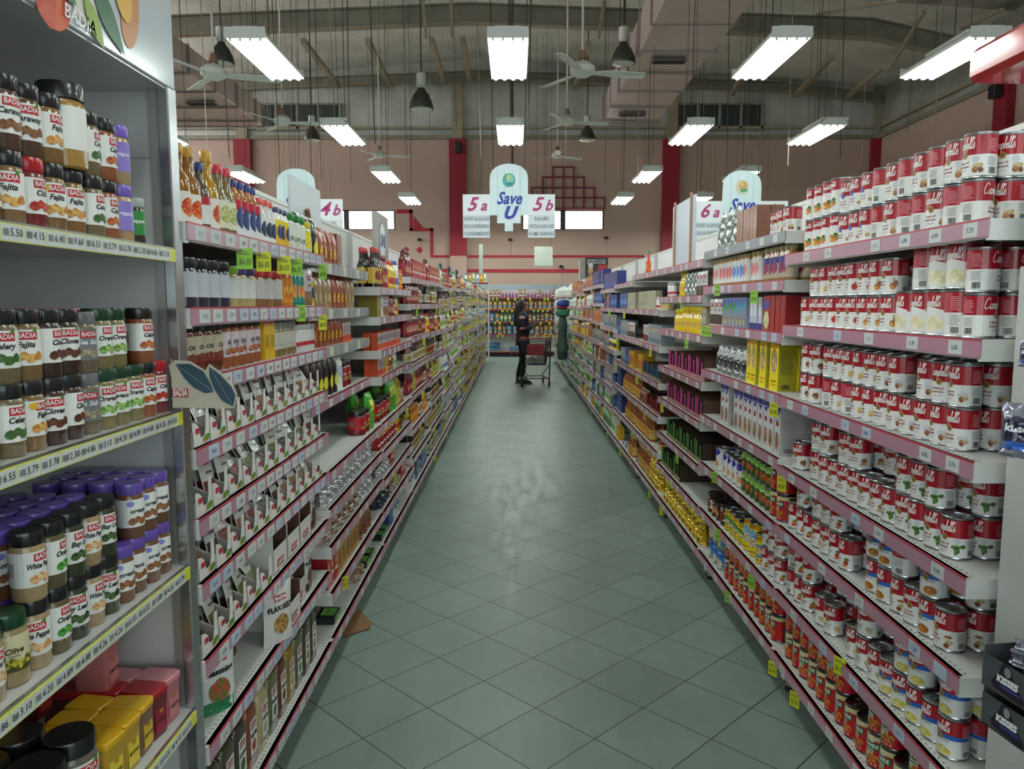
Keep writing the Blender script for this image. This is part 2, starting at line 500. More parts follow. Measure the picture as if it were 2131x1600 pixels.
plaincan('swancan', 'broth_can', 'white broth can with indigo crest', .037, .125, 'e6e4e0', 'e6e4e0', [], '2b2a8a', [(0, .102, .030, .018, '2a2790', '322fa6'), (.006, .04, .02, .016, 'c07a4a', 'e8c08a'), (-.01, .07, .008, .006, 'b0222a', 'b8323a')])
plaincan('greenpeas', 'bean_can', 'green and red bean can', .031, .098, '2c5a2a', '86b83c', [('Beans', .014, 0, .075)], 'f0f0e0', [(0, .04, .02, .018, '9a2a1a', 'd07a3a')])
plaincan('coffee', 'coffee_can', 'brown coffee can with round seal', .042, .11, 'efe9e2', '3a1c12', [('JO', .03, 0, .085)], 'f0e8d8', [(0, .05, .026, .026, '7a2818', '8c3420')], low='3a1c12', lid=mat('2a1410', .4))
plaincan('nescan', 'coffee_can', 'dark brown powdered drink can', .037, .095, '5a2c18', '2c140c', [('JO', .02, 0, .075)], 'f0e0c0', [(0, .04, .022, .018, 'b06a30', 'e0b878')], lid=mat('2a1410', .4))
plaincan('bluetin', 'cracker_tin', 'tall blue cracker tin', .044, .112, '2f7fd0', '2a6cc4', [('crackers', .016, 0, .095)], 'eaf2fa', [(.0, .035, .03, .024, 'cdbb8c', 'e8dcb8')], low='9aa8a0', back='14245c')
plaincan('tunatin', 'fish_tin', 'short tin with blue label', .04, .045, 'e6e6e0', 'e6e6e0', [], '1c3a8c', [(0, .022, .025, .012, '1f3fa0', '2850b8')])
plaincan('redtin', 'paste_tub', 'short tub with red lid', .05, .075, 'd8c07a', 'a02020', [], 'ffffff', [(0, .03, .025, .012, 'a07a3a', 'e0d090')])

# ------------------------------------------------------------------ jars, bottles
def jar(key, desc, r, h, cap, content, label='e9e8e4', brand='BADIA', words='', pic=('8a4a22', 'b9824c'), caph=.2, name='spice_jar', cat='jar', lz=(.22, .72), sq=False, tcol=None, dot=None, band=None, c2=None, n=24):
    ch = h * caph; bz = h - ch
    C = mat(content, .25, coat=.6, h2=c2 or None, var=0 if c2 else .25, scale=260)
    b = MB(); b.lathe([(r * .9, 0), (r, .004), (r, bz * .93), (r * .9, bz), (r * .8, bz + .001)], C, n)
    cp = MB(); cm = mat(cap, .3, coat=.4)
    cp.lathe([(r * .93, bz), (r * .97, bz + .002), (r * .97, h - .004), (r * .93, h), (0, h)], cm, n)
    for i in range(n): 
        if n > 20 and i % 2 == 0:
            a = 2 * PI * i / n
            cp.box(r * .965 * math.cos(a) - .0006, r * .965 * math.sin(a) - .0006, bz + .004, r * .965 * math.cos(a) + .0006, r * .965 * math.sin(a) + .0006, h - .006, cm)
    lb = MB(); R = r + .0006; z0 = h * lz[0]; z1 = h * lz[1]; hh = z1 - z0
    L = mat(label, .4, coat=.2)
    Bn = mat(band, .4) if band else L
    wrap(lb, R, [z0, z0 + hh * .3, z1], lambda j, u: [Bn, L][j], n)
    f1 = cmap(R + .0005); f2 = cmap(R + .0009)
    if brand:
        lb.poly(rect(-r * .5, z1 - hh * .28, r * .75, z1 - hh * .06, 4), f1, mat('c41a2c', .4))
        lb.poly(txt(brand, hh * .2, r * .12, z1 - hh * .165, 0, .02, maxw=r * 1.1), f2, WHITE)
        lb.poly(ell(r * .6, z1 - hh * .03, r * .16, hh * .05, 8, 0, 1, .5), f2, mat('3f8a2c', .4))
    if words:
        for i, w in enumerate(words.split('|')):
            lb.poly(txt(w, hh * (.22 if i == 0 else .12), r * .05, z1 - hh * (.42 if i == 0 else .56), .25 if i == 0 else 0, .03 if i == 0 else 0, maxw=r * 2.0), f1, mat(tcol or '18181c', .4))
    if pic:
        rr_ = random.Random(hash(desc) % 97 if False else len(desc))
        fm = food(pic[0], pic[1])
        for i in range(4):
            lb.poly(ell(r * (-.5 + .42 * i), z0 + hh * (.2 + .05 * (i % 2)), r * .34, hh * .12, 9, .35, i), f1 if i % 2 else f2, fm)
    if dot: lb.poly(ell(-r * .6, z1 - hh * .15, r * .3, hh * .1, 10), f1, mat(dot, .4))
    lb.poly(lines2(r * 1.7, r * 2.8, z0 + hh * .1, z1 - hh * .1, 10), f1, GREYP)
    lb.poly(bars2(-r * 2.4, -r * 1.7, z0 + hh * .3, z0 + hh * .7), f1, GREYP)
    kind(key, name, cat, desc, r * 2.06, r * 2.06, h, [(None, b), ('cap', cp), ('label', lb)], turn=.35)

def bottle(key, desc, r, h, body, cap, label, neck=.4, capz=.12, shoulder=.6, pic=None, words='', tcol='1c3a8c', name='sauce_bottle', cat='bottle', n=20, lz=(.1, .5), rough=.15, top=None):
    Bm = mat(body, rough, coat=.5)
    b = MB(); zc = h * (1 - capz)
    b.lathe([(r * .9, 0), (r, .004), (r, h * shoulder), (r * .85, h * (shoulder + .08)), (r * neck, h * (shoulder + .2) if shoulder < .68 else zc - .002), (r * neck, zc)], Bm, n)
    cp = MB(); rc = max(r * neck * 1.15, .008)
    cp.lathe([(rc, zc - .001), (rc, h - .003), (rc * .9, h), (0, h)], mat(cap, .3, coat=.3), n)
    lb = MB(); R = r + .0006; z0 = h * lz[0]; z1 = h * lz[1]; hh = z1 - z0
    L = mat(label, .4, coat=.2); Tp = mat(top, .4) if top else L
    wrap(lb, R, [z0, z0 + hh * .7, z1], lambda j, u: [L, Tp][j], n)
    f1 = cmap(R + .0005); f2 = cmap(R + .0009)
    if pic:
        lb.poly(ell(0, z0 + hh * .5, r * .8, hh * .3, 14, .1, 2), f1, food(*pic))
    if words: lb.poly(txt(words, hh * .16, 0, z1 - hh * .16, .2, .03, maxw=r * 2), f2, mat(tcol, .4))
    kind(key, name, cat, desc, r * 2.06, r * 2.06, h, [(None, b), ('cap', cp), ('label', lb)], turn=.3)

def carton(key, desc, w, d, h, front, side, deco, name='carton', cat='carton', c=.0015, top=None):
    b = MB()
    Fm = mat(front, .4, coat=.2); Sm = mat(side, .45)
    b.box(-w / 2, -d / 2, 0, w / 2, d / 2, h, Sm, c)
    e = .0006
    b.poly(rect(-w / 2 + c, c, w / 2 - c, h - c), fmap(-d / 2 - e * .6), Fm)
    if top: b.poly(rect(-w / 2 + c, -d / 2 + c, w / 2 - c, d / 2 - c), tmap(h + e * .6), mat(top, .4))
    for i, (k, *a) in enumerate(deco):
        f = fmap(-d / 2 - e * (1.4 + .5 * i))
        if k == 'r': b.poly(rect(a[0] * w, a[1] * h, a[2] * w, a[3] * h), f, mat(a[4], .4))
        elif k == 'e': b.poly(ell(a[0] * w, a[1] * h, a[2] * w, a[3] * h, 16, a[6] if len(a) > 6 else .08, i), f, food(a[4], a[5]))
        elif k == 't': b.poly(txt(a[0], a[1] * h, a[2] * w, a[3] * h, 0, .03, maxw=w * .88), f, mat(a[4], .4))
        elif k == 'p': b.poly(ppoly([(x * w, z * h) for x, z in a[0]]), f, mat(a[1], .4))
        elif k == 'sl':
            for sg in (1, -1): b.poly(lines2(-d * .38, d * .38, a[0] * h, a[1] * h, 12), smap(sg * (w / 2 + e), sg), mat(a[2], .5))
            for sg in (1, -1): b.poly(bars2(-d * .3, d * .1, .04 * h, .13 * h), smap(sg * (w / 2 + e), sg), INK)
    kind(key, name, cat, desc, w, d, h, [(None, b)], turn=0.0)

def bag(key, desc, w, h, t, col, deco=(), name='snack_bag', cat='bag', rough=.3, wr=.004, seed=1, metal=0.0, stand=True, coat=.3, c2=None):
    r = random.Random(seed); nx, nz = 10, 14
    b = MB(); Bm = mat(col, rough, metal, coat=coat, h2=c2, scale=14)
    def off(i, j):
        u = abs(2 * i / nx - 1); v = j / nz
        pv = min(1, (1 - v) * (3 if stand else 5)) * (1 if stand and v < .2 else min(1, v * 5))
        return t / 2 * max(0, (1 - u ** 2.6)) ** .6 * max(0, pv) ** .6
    no = [[r.uniform(-wr, wr) for j in range(nz + 1)] for i in range(nx + 1)]
    def pt(i, j, sg):
        o = off(i, j); q = no[i][j] * (1 if o > .004 else .2)
        x = -w / 2 + w * i / nx
        x *= 1 - .06 * math.sin(PI * j / nz)
        return (x + no[i][j] * .4 * (0 < i < nx), sg * (o + q + .0006), h * j / nz)
    for sg in (-1, 1):
        v = [pt(i, j, sg) for i in range(nx + 1) for j in range(nz + 1)]
        f = []
        for i in range(nx):
            for j in range(nz):
                q = (i * (nz + 1) + j, (i + 1) * (nz + 1) + j, (i + 1) * (nz + 1) + j + 1, i * (nz + 1) + j + 1)
                f.append(q if sg < 0 else q[::-1])
        b.add(v, f, Bm)
    # deco: patches on the front following the grid
    def surf(u, z, e):
        fi = min(max((u / w + .5) * nx, 0), nx - 1e-4); fj = min(max(z / h * nz, 0), nz - 1e-4)
        i, j = int(fi), int(fj); a, c = fi - i, fj - j
        y = sum(pt(i + p, j + q, -1)[1] * (a if p else 1 - a) * (c if q else 1 - c) for p in (0, 1) for q in (0, 1))
        return (u * (1 - .06 * math.sin(PI * z / h)), y - e, z)
    for k, (kk, *a) in enumerate(deco):
        e = .0012 + .0007 * k
        fn = lambda u, z, e=e: surf(u, z, e)
        if kk == 'r':
            x0, z0, x1, z1, c = a
            for q in range(6):
                for p in range(6):
                    b.poly(rect((x0 + (x1 - x0) * p / 6) * w, (z0 + (z1 - z0) * q / 6) * h, (x0 + (x1 - x0) * (p + 1) / 6) * w, (z0 + (z1 - z0) * (q + 1) / 6) * h), fn, mat(c, .4))
        elif kk == 'e':
            b.poly(ell(a[0] * w, a[1] * h, a[2] * w, a[3] * h, 16, .2, k), fn, food(a[4], a[5]))
        elif kk == 't': b.poly(txt(a[0], a[1] * h, a[2] * w, a[3] * h, 0, .04, maxw=w * .85), lambda u, z, e=e: surf(u, z, e + .001), mat(a[4], .4))
    kind(key, name, cat, desc, w, t + .004, h, [(None, b)], turn=.2)
# ------------------------------------------------------------------ spice jars of the near cabinet
SP = [('caraway', '141518', '5a3a2a', 'Caraway', ('6a3c22', '8c5a34'), 'black capped caraway seed jar'),
      ('cinnamon', '141518', '6e4530', 'Cinnamon', ('9a5a2c', 'c07a40'), 'black capped cinnamon jar'),
      ('celery_s', '141518', '7c6a4c', 'Celery', ('2f5a2c', '4a6c34'), 'black capped celery seed jar'),
      ('fajita', '141518', '8a6236', 'Fajita', ('c07a2c', 'd6a860'), 'black capped fajita seasoning jar'),
      ('cloves', '141518', '43291f', 'Cloves', ('4a2418', '6c3a26'), 'black capped clove jar'),
      ('oregano', '141518', '6a5c3a', 'Orégano', ('2f7a24', '6ab048'), 'black capped oregano jar'),
      ('whitepep', '141518', 'b79a74', 'White Pepper', ('cf8c50', 'e8c49a'), 'black capped white pepper jar'),
      ('bay', '141518', '3c4026', 'Bay Leaf', ('2a3a20', '55703c'), 'black capped bay leaf jar'),
      ('blackpep', '141518', '5c5350', 'BLACK', ('8a5a2a', 'c08a4a'), 'black capped black pepper jar'),
      ('cajun', '141518', '9c5a34', 'Cajun', ('a04a24', 'c8743c'), 'black capped cajun seasoning jar'),
      ('redchili', 'b01222', '7c2420', 'Chili', ('a01c18', 'c0402a'), 'red capped chili jar'),
      ('parsley', '0d3d22', '8a7c50', 'Oregano', ('4f8a34', 'a4c070'), 'green capped herb jar'),
      ('purple', '6a50ae', '7a5238', 'Pink Salt', ('7a4a2c', 'a06c44'), 'purple capped organic jar')]
for k, cap, cont, w, pc, ds in SP:
    jar(k, ds, .027, .118, cap, cont, words=w, pic=pc, band=None)
jar('purple', 'purple capped organic jar with violet emblem', .027, .118, '6a50ae', '7a5238', brand='', words='organic', pic=('7a4a2c', 'a06c44'), dot='8d8ad8')
jar('ground', 'black capped jar with yellow dot', .027, .118, '141518', '8a6a44', words='Fajita', pic=('b87a2c', 'e0b060'), dot='e2b020')
jar('amarillo', 'red capped jar with orange label', .026, .112, 'b01222', 'c07a3a', label='ee8a1c', brand='BADIA', words='Amarillo', pic=('e0761a', 'f0a040'), tcol='8c1418')
jar('greyl', 'grey labelled spice jar', .026, .115, '6e6e70', '7a6a54', label='74767a', words='Sea Salt', pic=('8a7a64', 'b0a088'), tcol='dcdcdc')
jar('greenl', 'small jar with green label and clear cap', .022, .10, 'aab0ac', '3a2a20', label='2f8a3a', brand='', words='Pepper', pic=None, tcol='e8f0e0')
jar('lavender', 'purple capped jar with lavender label', .025, .118, '7a5cc0', 'b89a70', label='8a78c8', brand='', words='organic', pic=None, tcol='e6e2f6')
jar('garden', 'green capped jar with olive and cream label', .030, .120, '0d3d22', 'a08a64', label='d8d0a8', brand='', words='Olive|Garlic', pic=('5a5a20', 'c8b83a'), tcol='3a3a18', band='4a4a1c')
jar('wide', 'wide black capped jar', .042, .150, '141518', '6e4530', words='Cinnamon', pic=('9a5a2c', 'c07a40'), name='spice_jar')
jar('wideback', 'wide black capped jar turned backwards', .040, .150, '141518', 'a8803c', brand='', words='', pic=None)
jar('bigg', 'big black capped garlic jar', .048, .165, '101114', '8c8478', words='GARLIC|SALT', pic=('9a8a74', 'd8cdb8'), tcol='16161a')
jar('bigo', 'big black capped onion jar', .046, .165, '101114', '6a6258', words='SALT FOR|STEAK', pic=('6a4a34', 'a07a58'), band='2a2a30', tcol='16161a')

def tin(key, desc, cap, body, lab, word):
    b = MB(); Bm = mat(body, .4, coat=.3); w, d, h = .062, .085, .112
    b.loft([(0, w * .42, d * .42), (.004, w * .44, d * .44), (h * .88, w * .48, d * .48)], Bm, 24, 8)
    cp = MB(); cp.loft([(h * .88, w * .5, d * .5), (h * .97, w * .5, d * .5), (h, w * .46, d * .47)], mat(cap, .3, coat=.3), 24, 8)
    for sg in (0, 1):
        f = fmap(-d * .465) if not sg else smap(w * .475, 1)
        ww = w if not sg else d
        b.poly(rect(-ww * .32, h * .12, ww * .32, h * .66), f, mat(lab, .4))
        g = fmap(-d * .47 - .0008) if not sg else smap(w * .475 + .001, 1)
        b.poly(txt(word, .011, 0, h * .36, 0, .02, maxw=ww * .55), g, mat('3a2a14', .5))
        b.poly(ell(0, h * .55, .007, .005, 10), g, mat('b07a2c', .5))
    kind(key, 'spice_tub', 'tub', desc, w, d, h, [(None, b), ('lid', cp)])
tin('tubyel', 'yellow mustard tub with yellow lid', 'd9a712', 'b8922c', 'e0c83a', 'MUSTARD')
tin('tubyel2', 'brown seafood tub with yellow lid', 'd9a712', '7c5a48', 'd8b02c', 'SEAFOOD')
tin('tubred', 'dark red tub with red lid', 'a80f20', '6a1c24', '9a1c3a', 'PAPRIKA')
tin('tubpink', 'pink salt tub with pink lid', 'd98c94', 'b06a6c', 'c87a80', 'HIMALAYAN')

# left gondola
bottle('saucegold', 'golden cooking sauce bottle with fruit label', .030, .215, 'b07f14', 'c08a1a', 'e6e0d6', neck=.42, shoulder=.5, capz=.13, pic=('e07a24', 'b03a20'), lz=(.05, .42))
bottle('saucebrown', 'brown sauce bottle with fruit label', .028, .20, '8c5a18', 'b8860f', 'e6e0d6', neck=.45, shoulder=.5, pic=('e07a24', 'c0301c'), lz=(.05, .42))
bottle('bluecapb', 'dark bottle with blue cap', .024, .175, '5a4a3a', '20306e', 'dcdcdc', neck=.42, shoulder=.55, top='b02030')
bottle('redcapb', 'tall bottle with red cap and pale label', .026, .19, '7a6a44', 'c0203a', 'dcdcc0', neck=.5, shoulder=.5, pic=('8aa04a', 'd0c890'))
bottle('vinegar', 'white labelled bottle with blue cap and red band', .024, .17, 'a8693a', '1f2c78', 'e4e2e4', neck=.42, shoulder=.62, top='c0243a', pic=('2c3a6c', '3a4a80'), lz=(.06, .66))
bottle('squat', 'short bottle with red cap and dark emblem', .022, .145, 'c8c4bc', 'd03030', 'e8e6e2', neck=.6, shoulder=.62, pic=('1e2a44', '2e3c5c'), lz=(.06, .62), name='seasoning_bottle')
bottle('yelsm', 'small yellow labelled bottle with navy cap', .022, .135, 'ece8e0', '1c2c5c', 'e2b41c', neck=.7, shoulder=.7, pic=('1c2c5c', '2a3c70'), lz=(.1, .7), top='e8d020', name='seasoning_bottle')
jar('greenshake', 'green topped shaker of seasoning', .034, .135, '1f7a30', 'dcdad0', brand='', label='dfe4da', words='', pic=('7a8a70', 'b8c0a8'), name='seasoning_shaker')
jar('yelshake', 'yellow topped shaker with yellow label', .028, .125, 'd8c818', 'e0dcc8', brand='', label='e8d21c', words='', pic=('c8a018', 'e8e040'), name='seasoning_shaker')
jar('navyjar', 'navy blue jar with white label', .033, .125, '14161e', '1a1c34', brand='', label='c8ccd4', words='', pic=None)
jar('limejar', 'pale jar with lime lid', .032, .118, '7fb030', 'b8a26a', brand='', label='dcdcd8', words='', pic=None)
jar('violetjar', 'pale jar with violet lid', .032, .118, '4c3a78', 'b8a26a', brand='', label='dcdcd8', words='', pic=None)
jar('bouillon', 'brown bouillon jar with red lid', .042, .12, 'c01428', '8a5c2c', brand='', label='c9c4c0', words='', pic=None)
bottle('orangeb', 'orange seasoning bottle', .024, .14, 'c8701c', 'd0761a', 'dc8a20', neck=.8, shoulder=.75, pic=('d04020', 'e8c040'), lz=(.1, .7), name='seasoning_bottle')
bottle('tealb', 'teal seasoning bottle with round picture', .023, .14, '1f8a84', '1a6a70', '1f8a7c', neck=.8, shoulder=.75, pic=('e0b050', 'e87a50'), lz=(.1, .7), name='seasoning_bottle')
jar('chilijar', 'dark chili jar with black lid', .027, .135, '141518', '6e3218', brand='', label='c0b49a', words='CHILI', pic=('6c2c1c', '8c4a2a'), band='8e1c20')
jar('saltjar', 'spice jar with pale pink label', .029, .14, '141518', 'a0522a', brand='', label='d8c8cc', words='SALT|ROSA', pic=('9a4a34', 'c07a54'))
jar('seedjar', 'seed jar with grey cap', .024, .115, '8a8a80', '8a7440', brand='', label='c8c8b8', words='', pic=('b0b0a0', 'e0e0d8'))
jar('whitejar', 'white jar with red band', .022, .10, 'b8b8b4', 'e0dedc', brand='', label='e6e4e2', words='', pic=None, band='c02038')
carton('yelbox', 'yellow spice box with pink top', .05, .05, .13, 'e8b80c', 'd4a40a', [('r', -.5, .88, .5, 1, 'd0506a'), ('r', -.3, .3, .3, .6, 'c09010')], name='spice_box', cat='box')

def jug(key, desc, cont, cap, word, lab='e8e6e0', pc=('8a5a2c', 'c08a50')):
    b = MB(); Bm = mat(cont, .22, coat=.6, var=.15, scale=120); w, d, h = .095, .115, .215
    b.loft([(0, w * .45, d * .45), (.006, w * .48, d * .48), (h * .8, w * .48, d * .48), (h * .86, w * .42, d * .42), (h * .88, w * .36, d * .34)], Bm, 32, 6)
    cp = MB(); cp.loft([(h * .88, w * .4, d * .38), (h * .97, w * .4, d * .38), (h, w * .37, d * .35)], mat(cap, .3, coat=.3), 24, 5)
    lb = MB(); y = -d * .487
    lb.poly(rect(-w * .3, h * .17, w * .3, h * .7), fmap(y), mat(lab, .4))
    lb.poly(rect(-w * .2, h * .57, w * .2, h * .66), fmap(y - .0007), mat('b01c30', .4))
    lb.poly(txt('BADIA', .014, 0, h * .615, 0, .03, maxw=w * .36), fmap(y - .0014), WHITE)
    lb.poly(txt(word, .019, 0, h * .48, 0, .04, maxw=w * .54), fmap(y - .0007), mat('16161a', .4))
    lb.poly(ell(0, h * .32, w * .18, h * .08, 14, .25, 4), fmap(y - .0007), food(*pc))
    lb.poly(rect(-w * .3, h * .17, w * .3, h * .19), fmap(y - .0007), mat('3a6a4a', .4))
    kind(key, 'spice_jug', 'jug', desc, w, d, h, [(None, b), ('cap', cp), ('label', lb)])
jug('jugolive', 'olive green spice jug', '4a4632', '1c1c1c', 'Bay')
jug('jugdark', 'dark herb spice jug', '3f3b30', '1c1c1c', 'Laurel', pc=('2f5a30', '4a7a40'))
jug('jugred', 'rust red paprika jug', '8a4630', 'a02c28', 'Paprika', pc=('a03a28', 'c85a3a'))
jug('jugcream', 'cream garlic powder jug', 'c0ae84', 'c8bc9c', 'Garlic', pc=('a09a8c', 'd8d4c8'))
jug('juggreen', 'green parsley flake jug', '6a6a44', '2a4a2c', 'Parsley', pc=('3f7a34', '7aa050'))
jug('jugbrown', 'brown cinnamon powder jug', '6a3a26', '3a2018', 'Cinnamon', pc=('5c2c1c', '8a4a2c'))
jug('juggold', 'golden curry powder jug', '9a7a2c', '2c2a20', 'Curry', pc=('b07a2c', 'e0b860'))

def pouch(key, desc, base, foot, word, pc, w=.11, h=.17, t=.03, brand=True, wc='18181a'):
    d = [('r', -.5, .0, .5, .18, foot)]
    if brand: d += [('r', -.2, .72, .22, .82, 'b81c30'), ('t', 'BADIA', .085, .01, .77, 'f0f0f0')]
    d += [('t', word, .12, 0, .6, wc), ('e', 0, .32, .26, .16, pc[0], pc[1])]
    bag(key, desc, w, h, t, base, d, name='spice_pouch', cat='pouch', seed=len(desc), wr=.002, rough=.25)
pouch('pflax', 'white flax seed pouch', 'dcd9d4', 'd2cfc9', 'FLAX SEED', ('8a6030', 'c09a5a'), w=.13, h=.2)
pouch('pturm', 'white turmeric pouch', 'dcd9d4', '4a2c20', 'TURMERIC', ('6a3a20', '9a6030'), w=.12, h=.18)
pouch('pgreen', 'white pouch with green foot', 'd8d8d4', '2a7a50', 'Seasoning', ('3a7a3a', 'c84a3a'), w=.15, h=.22, t=.06)
pouch('pbrown', 'brown and white spice pouch', 'cfc8c0', '5a2c1c', 'Spice', ('5a2c1c', '8a5a38'))
pouch('pseed', 'clear pouch of pale seeds', 'a89468', 'b8a478', 'Seed', ('b09a60', 'd0c090'))

def packet(key, desc, base, foot, word='Spice'):
    bag(key, desc, .080, .140, .010, base, [('r', -.45, .04, .45, .42, foot), ('r', -.2, .72, .25, .84, 'b81c30'), ('t', 'BADIA', .07, .02, .78, 'f0f0f0'), ('t', word, .08, 0, .58, '22222a')], name='spice_packet', cat='packet', seed=len(desc) + 3, wr=.0012, rough=.18, stand=False)
packet('pk1', 'flat packet of dark seeds', 'c9c9c6', '4a3a30', 'Cloves')
packet('pk2', 'flat packet of red powder', 'cccac6', '7a2c22', 'Achiote')
packet('pk3', 'flat packet of olive leaves', 'c4c6bc', '6a6a34', 'Oregano')
packet('pk4', 'flat packet of brown powder', 'cdcbc8', '8a6440', 'Comino')

def tray(key, desc, w=.10, d=.19, h=.085, wall='dedad4', inner='b9b0a6', tab=True, leaf=True, name='display_tray', word=True, col=None):
    b = MB(); W = mat(wall, .6); I = mat(inner, .8); t = .002
    b.box(-w / 2, -d / 2, 0, w / 2, d / 2, t, W)
    b.box(-w / 2, d / 2 - t, 0, w / 2, d / 2, h * 1.2, I)
    for sg in (-1, 1):
        o = [(-d / 2, 0), (d / 2, 0), (d / 2, h * 1.2), (0, h * .9), (-d / 2 + .02, h * .5), (-d / 2, h * .45)]
        x = sg * (w / 2 - t / 2)
        b.add([(x - t / 2, y, z) for y, z in o], [tuple(range(6))], I if sg > 0 else W)
        b.add([(x + t / 2, y, z) for y, z in o], [tuple(range(6))[::-1]], W if sg > 0 else I)
        b.add([(x + q, y, z) for q in (-t / 2, t / 2) for y, z in o], [(i, (i + 1) % 6, 6 + (i + 1) % 6, 6 + i) for i in range(6)], W)
    # front lip with a notch and a white tab
    fo = [(-w / 2, 0), (w / 2, 0), (w / 2, h * .7), (w * .3, h * .55), (w * .22, h * .25), (-w * .05, h * .25), (-w * .12, h * .55), (-w * .3, h * .7), (-w / 2, h * .75)]
    b.prism(fo, -d / 2, -d / 2 + t, W)
    if tab:
        b.box(w / 2 - .022, -d / 2 - .001, h * .3, w / 2 - .004, -d / 2 + .001, h * 1.05, W)
    if leaf:
        b.poly(ell(w * .3, h * .2, w * .17, h * .1, 12, 0, 0, .15), fmap(-d / 2 - .002), mat('5f8a2c', .5))
        b.poly(ell(w * .18, h * .17, w * .1, h * .1, 10), fmap(-d / 2 - .0015), mat('d8a82c', .5))
        b.poly(rect(-w * .36, h * .38, -w * .14, h * .55), fmap(-d / 2 - .0012), mat('c02238', .5))
    kind(key, name, 'tray', desc, w, d, h, [(None, b)])
tray('ctray', 'white cardboard display tray with green leaf print')
def redtray(key, desc, w=.15, d=.16, h=.13):
    b = MB(); W = mat('dad6d0', .6); I = mat('5a3c2c', .8); t = .003
    b.box(-w / 2, -d / 2, 0, w / 2, d / 2, t, W)
    b.box(-w / 2, d / 2 - t, 0, w / 2, d / 2, h, W)
    for sg in (-1, 1):
        b.box(sg * w / 2, -d / 2, 0, sg * (w / 2 - t), d / 2, h, W)
        b.box(sg * (w / 2 - t), -d / 2, 0, sg * (w / 2 - t * 1.5), d / 2, h, I)
    b.box(-w / 2, -d / 2, 0, w / 2, -d / 2 + t, h * .62, W)
    b.box(-w / 2 + t, d / 2 - t * 1.6, t, w / 2 - t, d / 2 - t, h, I)
    b.poly(rect(-w * .22, h * .12, w * .22, h * .3), fmap(-d / 2 - .001), mat('b81c30', .5))
    b.poly(txt('BADIA', .02, 0, h * .21, 0, .03, maxw=w * .4), fmap(-d / 2 - .002), WHITE)
    kind(key, 'display_box', 'box', desc, w, d, h, [(None, b)])
redtray('rbox', 'white cardboard display box with red logo')

# left bays 2-3
pouch('hangdark', 'hanging clear bag of dark chilies', '2a2424', '1c181a', '', ('e0d020', 'e8e040'), w=.09, h=.19, t=.05, brand=False)
pouch('hangtan', 'hanging bag of tan wafers', 'a8865c', '9a7850', '', ('b89a6a', 'c8ac80'), w=.08, h=.16, t=.03, brand=False)
pouch('hangred', 'hanging bag of red spice with yellow tag', '9c4a2c', '8a3c24', '', ('d8c838', 'b8541c'), w=.08, h=.16, t=.03, brand=False)
bag('silver', 'crumpled silver white packet', .09, .06, .05, 'c4c4c4', [('r', -.3, .2, .3, .5, 'a8a8b0')], name='silver_packet', cat='packet', metal=.35, rough=.25, wr=.009, seed=5)
bag('tanpack', 'brown wrapped packet', .11, .05, .09, '8a6a50', [('r', -.3, .2, .3, .6, 'b8a898')], name='brown_packet', cat='packet', rough=.25, wr=.006, seed=6)
bag('copper', 'shiny copper candy bag', .11, .12, .06, '9c6a50', [('r', -.3, .2, .3, .5, '7a4030')], name='candy_bag', cat='bag', metal=.4, rough=.25, wr=.008, seed=8)
bag('darkbag', 'black plastic wrapped bundle', .12, .11, .08, '1e2230', [('r', -.3, .2, .3, .4, '30385c')], name='wrapped_bundle', cat='bundle', rough=.2, wr=.008, seed=9)
bag('greenbag', 'green and yellow snack bag', .11, .2, .07, '3f9a30', [('r', -.3, .5, .3, .8, 'c8d040'), ('e', 0, .3, .25, .12, '1f6a24', '90c040')], seed=10)
carton('yelchoc', 'yellow and brown snack box', .075, .05, .17, 'c08a10', '7a1c14', [('e', .1, .4, .18, .22, '5a3010', '8c5018'), ('r', -.5, .85, .5, .95, '7a2010')], name='snack_box', cat='box')
carton('orangesm', 'small orange and silver box', .045, .04, .10, 'b8b8bc', 'c84a1c', [('r', -.5, 0, .5, .35, 'd8481c'), ('r', -.3, .5, .3, .8, '8a9098')], name='small_box', cat='box')
carton('redbox', 'red carton with white lettering', .06, .09, .15, 'c01824', 'a81420', [('r', -.4, .3, .4, .42, 'f0e8e0'), ('e', 0, .65, .3, .15, 'e8c8a0', 'c06040')], name='red_box', cat='box')
carton('olivebox', 'large olive yellow box', .16, .14, .18, '8a7c1c', '7a6c18', [('r', -.3, .3, .3, .6, 'a08c24')], name='olive_box', cat='box')
bottle('vinaig', 'pale green dressing bottle with dark cap', .032, .22, 'b4bc8c', '2c3a2a', 'd8dcb8', neck=.5, shoulder=.6, pic=('8aa04a', 'd0c080'), name='vinaigrette_bottle')
jar('redjar', 'wide jar with red label and dark lid', .05, .13, '201a1a', '7a1c1c', brand='', label='b01c24', words='SAUCE', pic=('b0a070', '5a7a2c'), tcol='f0e8d8')
jar('yellid', 'red spread jar with yellow lid', .045, .10, 'e0b818', '8a1418', brand='', label='a81420', words='', pic=('e8e0d8', 'f0f0e8'))
bottle('soy', 'dark soy sauce bottle', .03, .23, '1c1010', 'a81c1c', 'b89a3a', neck=.45, shoulder=.5, pic=('a0301c', '6a1c10'), name='soy_sauce_bottle')
bottle('soyblue', 'dark bottle with blue cap and cream label', .028, .26, '140e10', '1a2060', 'd8d4c8', neck=.45, shoulder=.55, pic=('b8a878', '8a5a3a'), name='vinegar_bottle')
bottle('ketchup', 'dark red sauce bottle', .034, .2, '6a0f14', '5a1014', 'a02028', neck=.5, shoulder=.6, pic=('d8c8a8', 'b03030'), name='ketchup_bottle')
bottle('mustardb', 'yellow mustard bottle', .032, .18, 'd8b414', 'c02020', 'e8d030', neck=.45, shoulder=.65, pic=('b02020', 'd04030'), name='mustard_bottle')
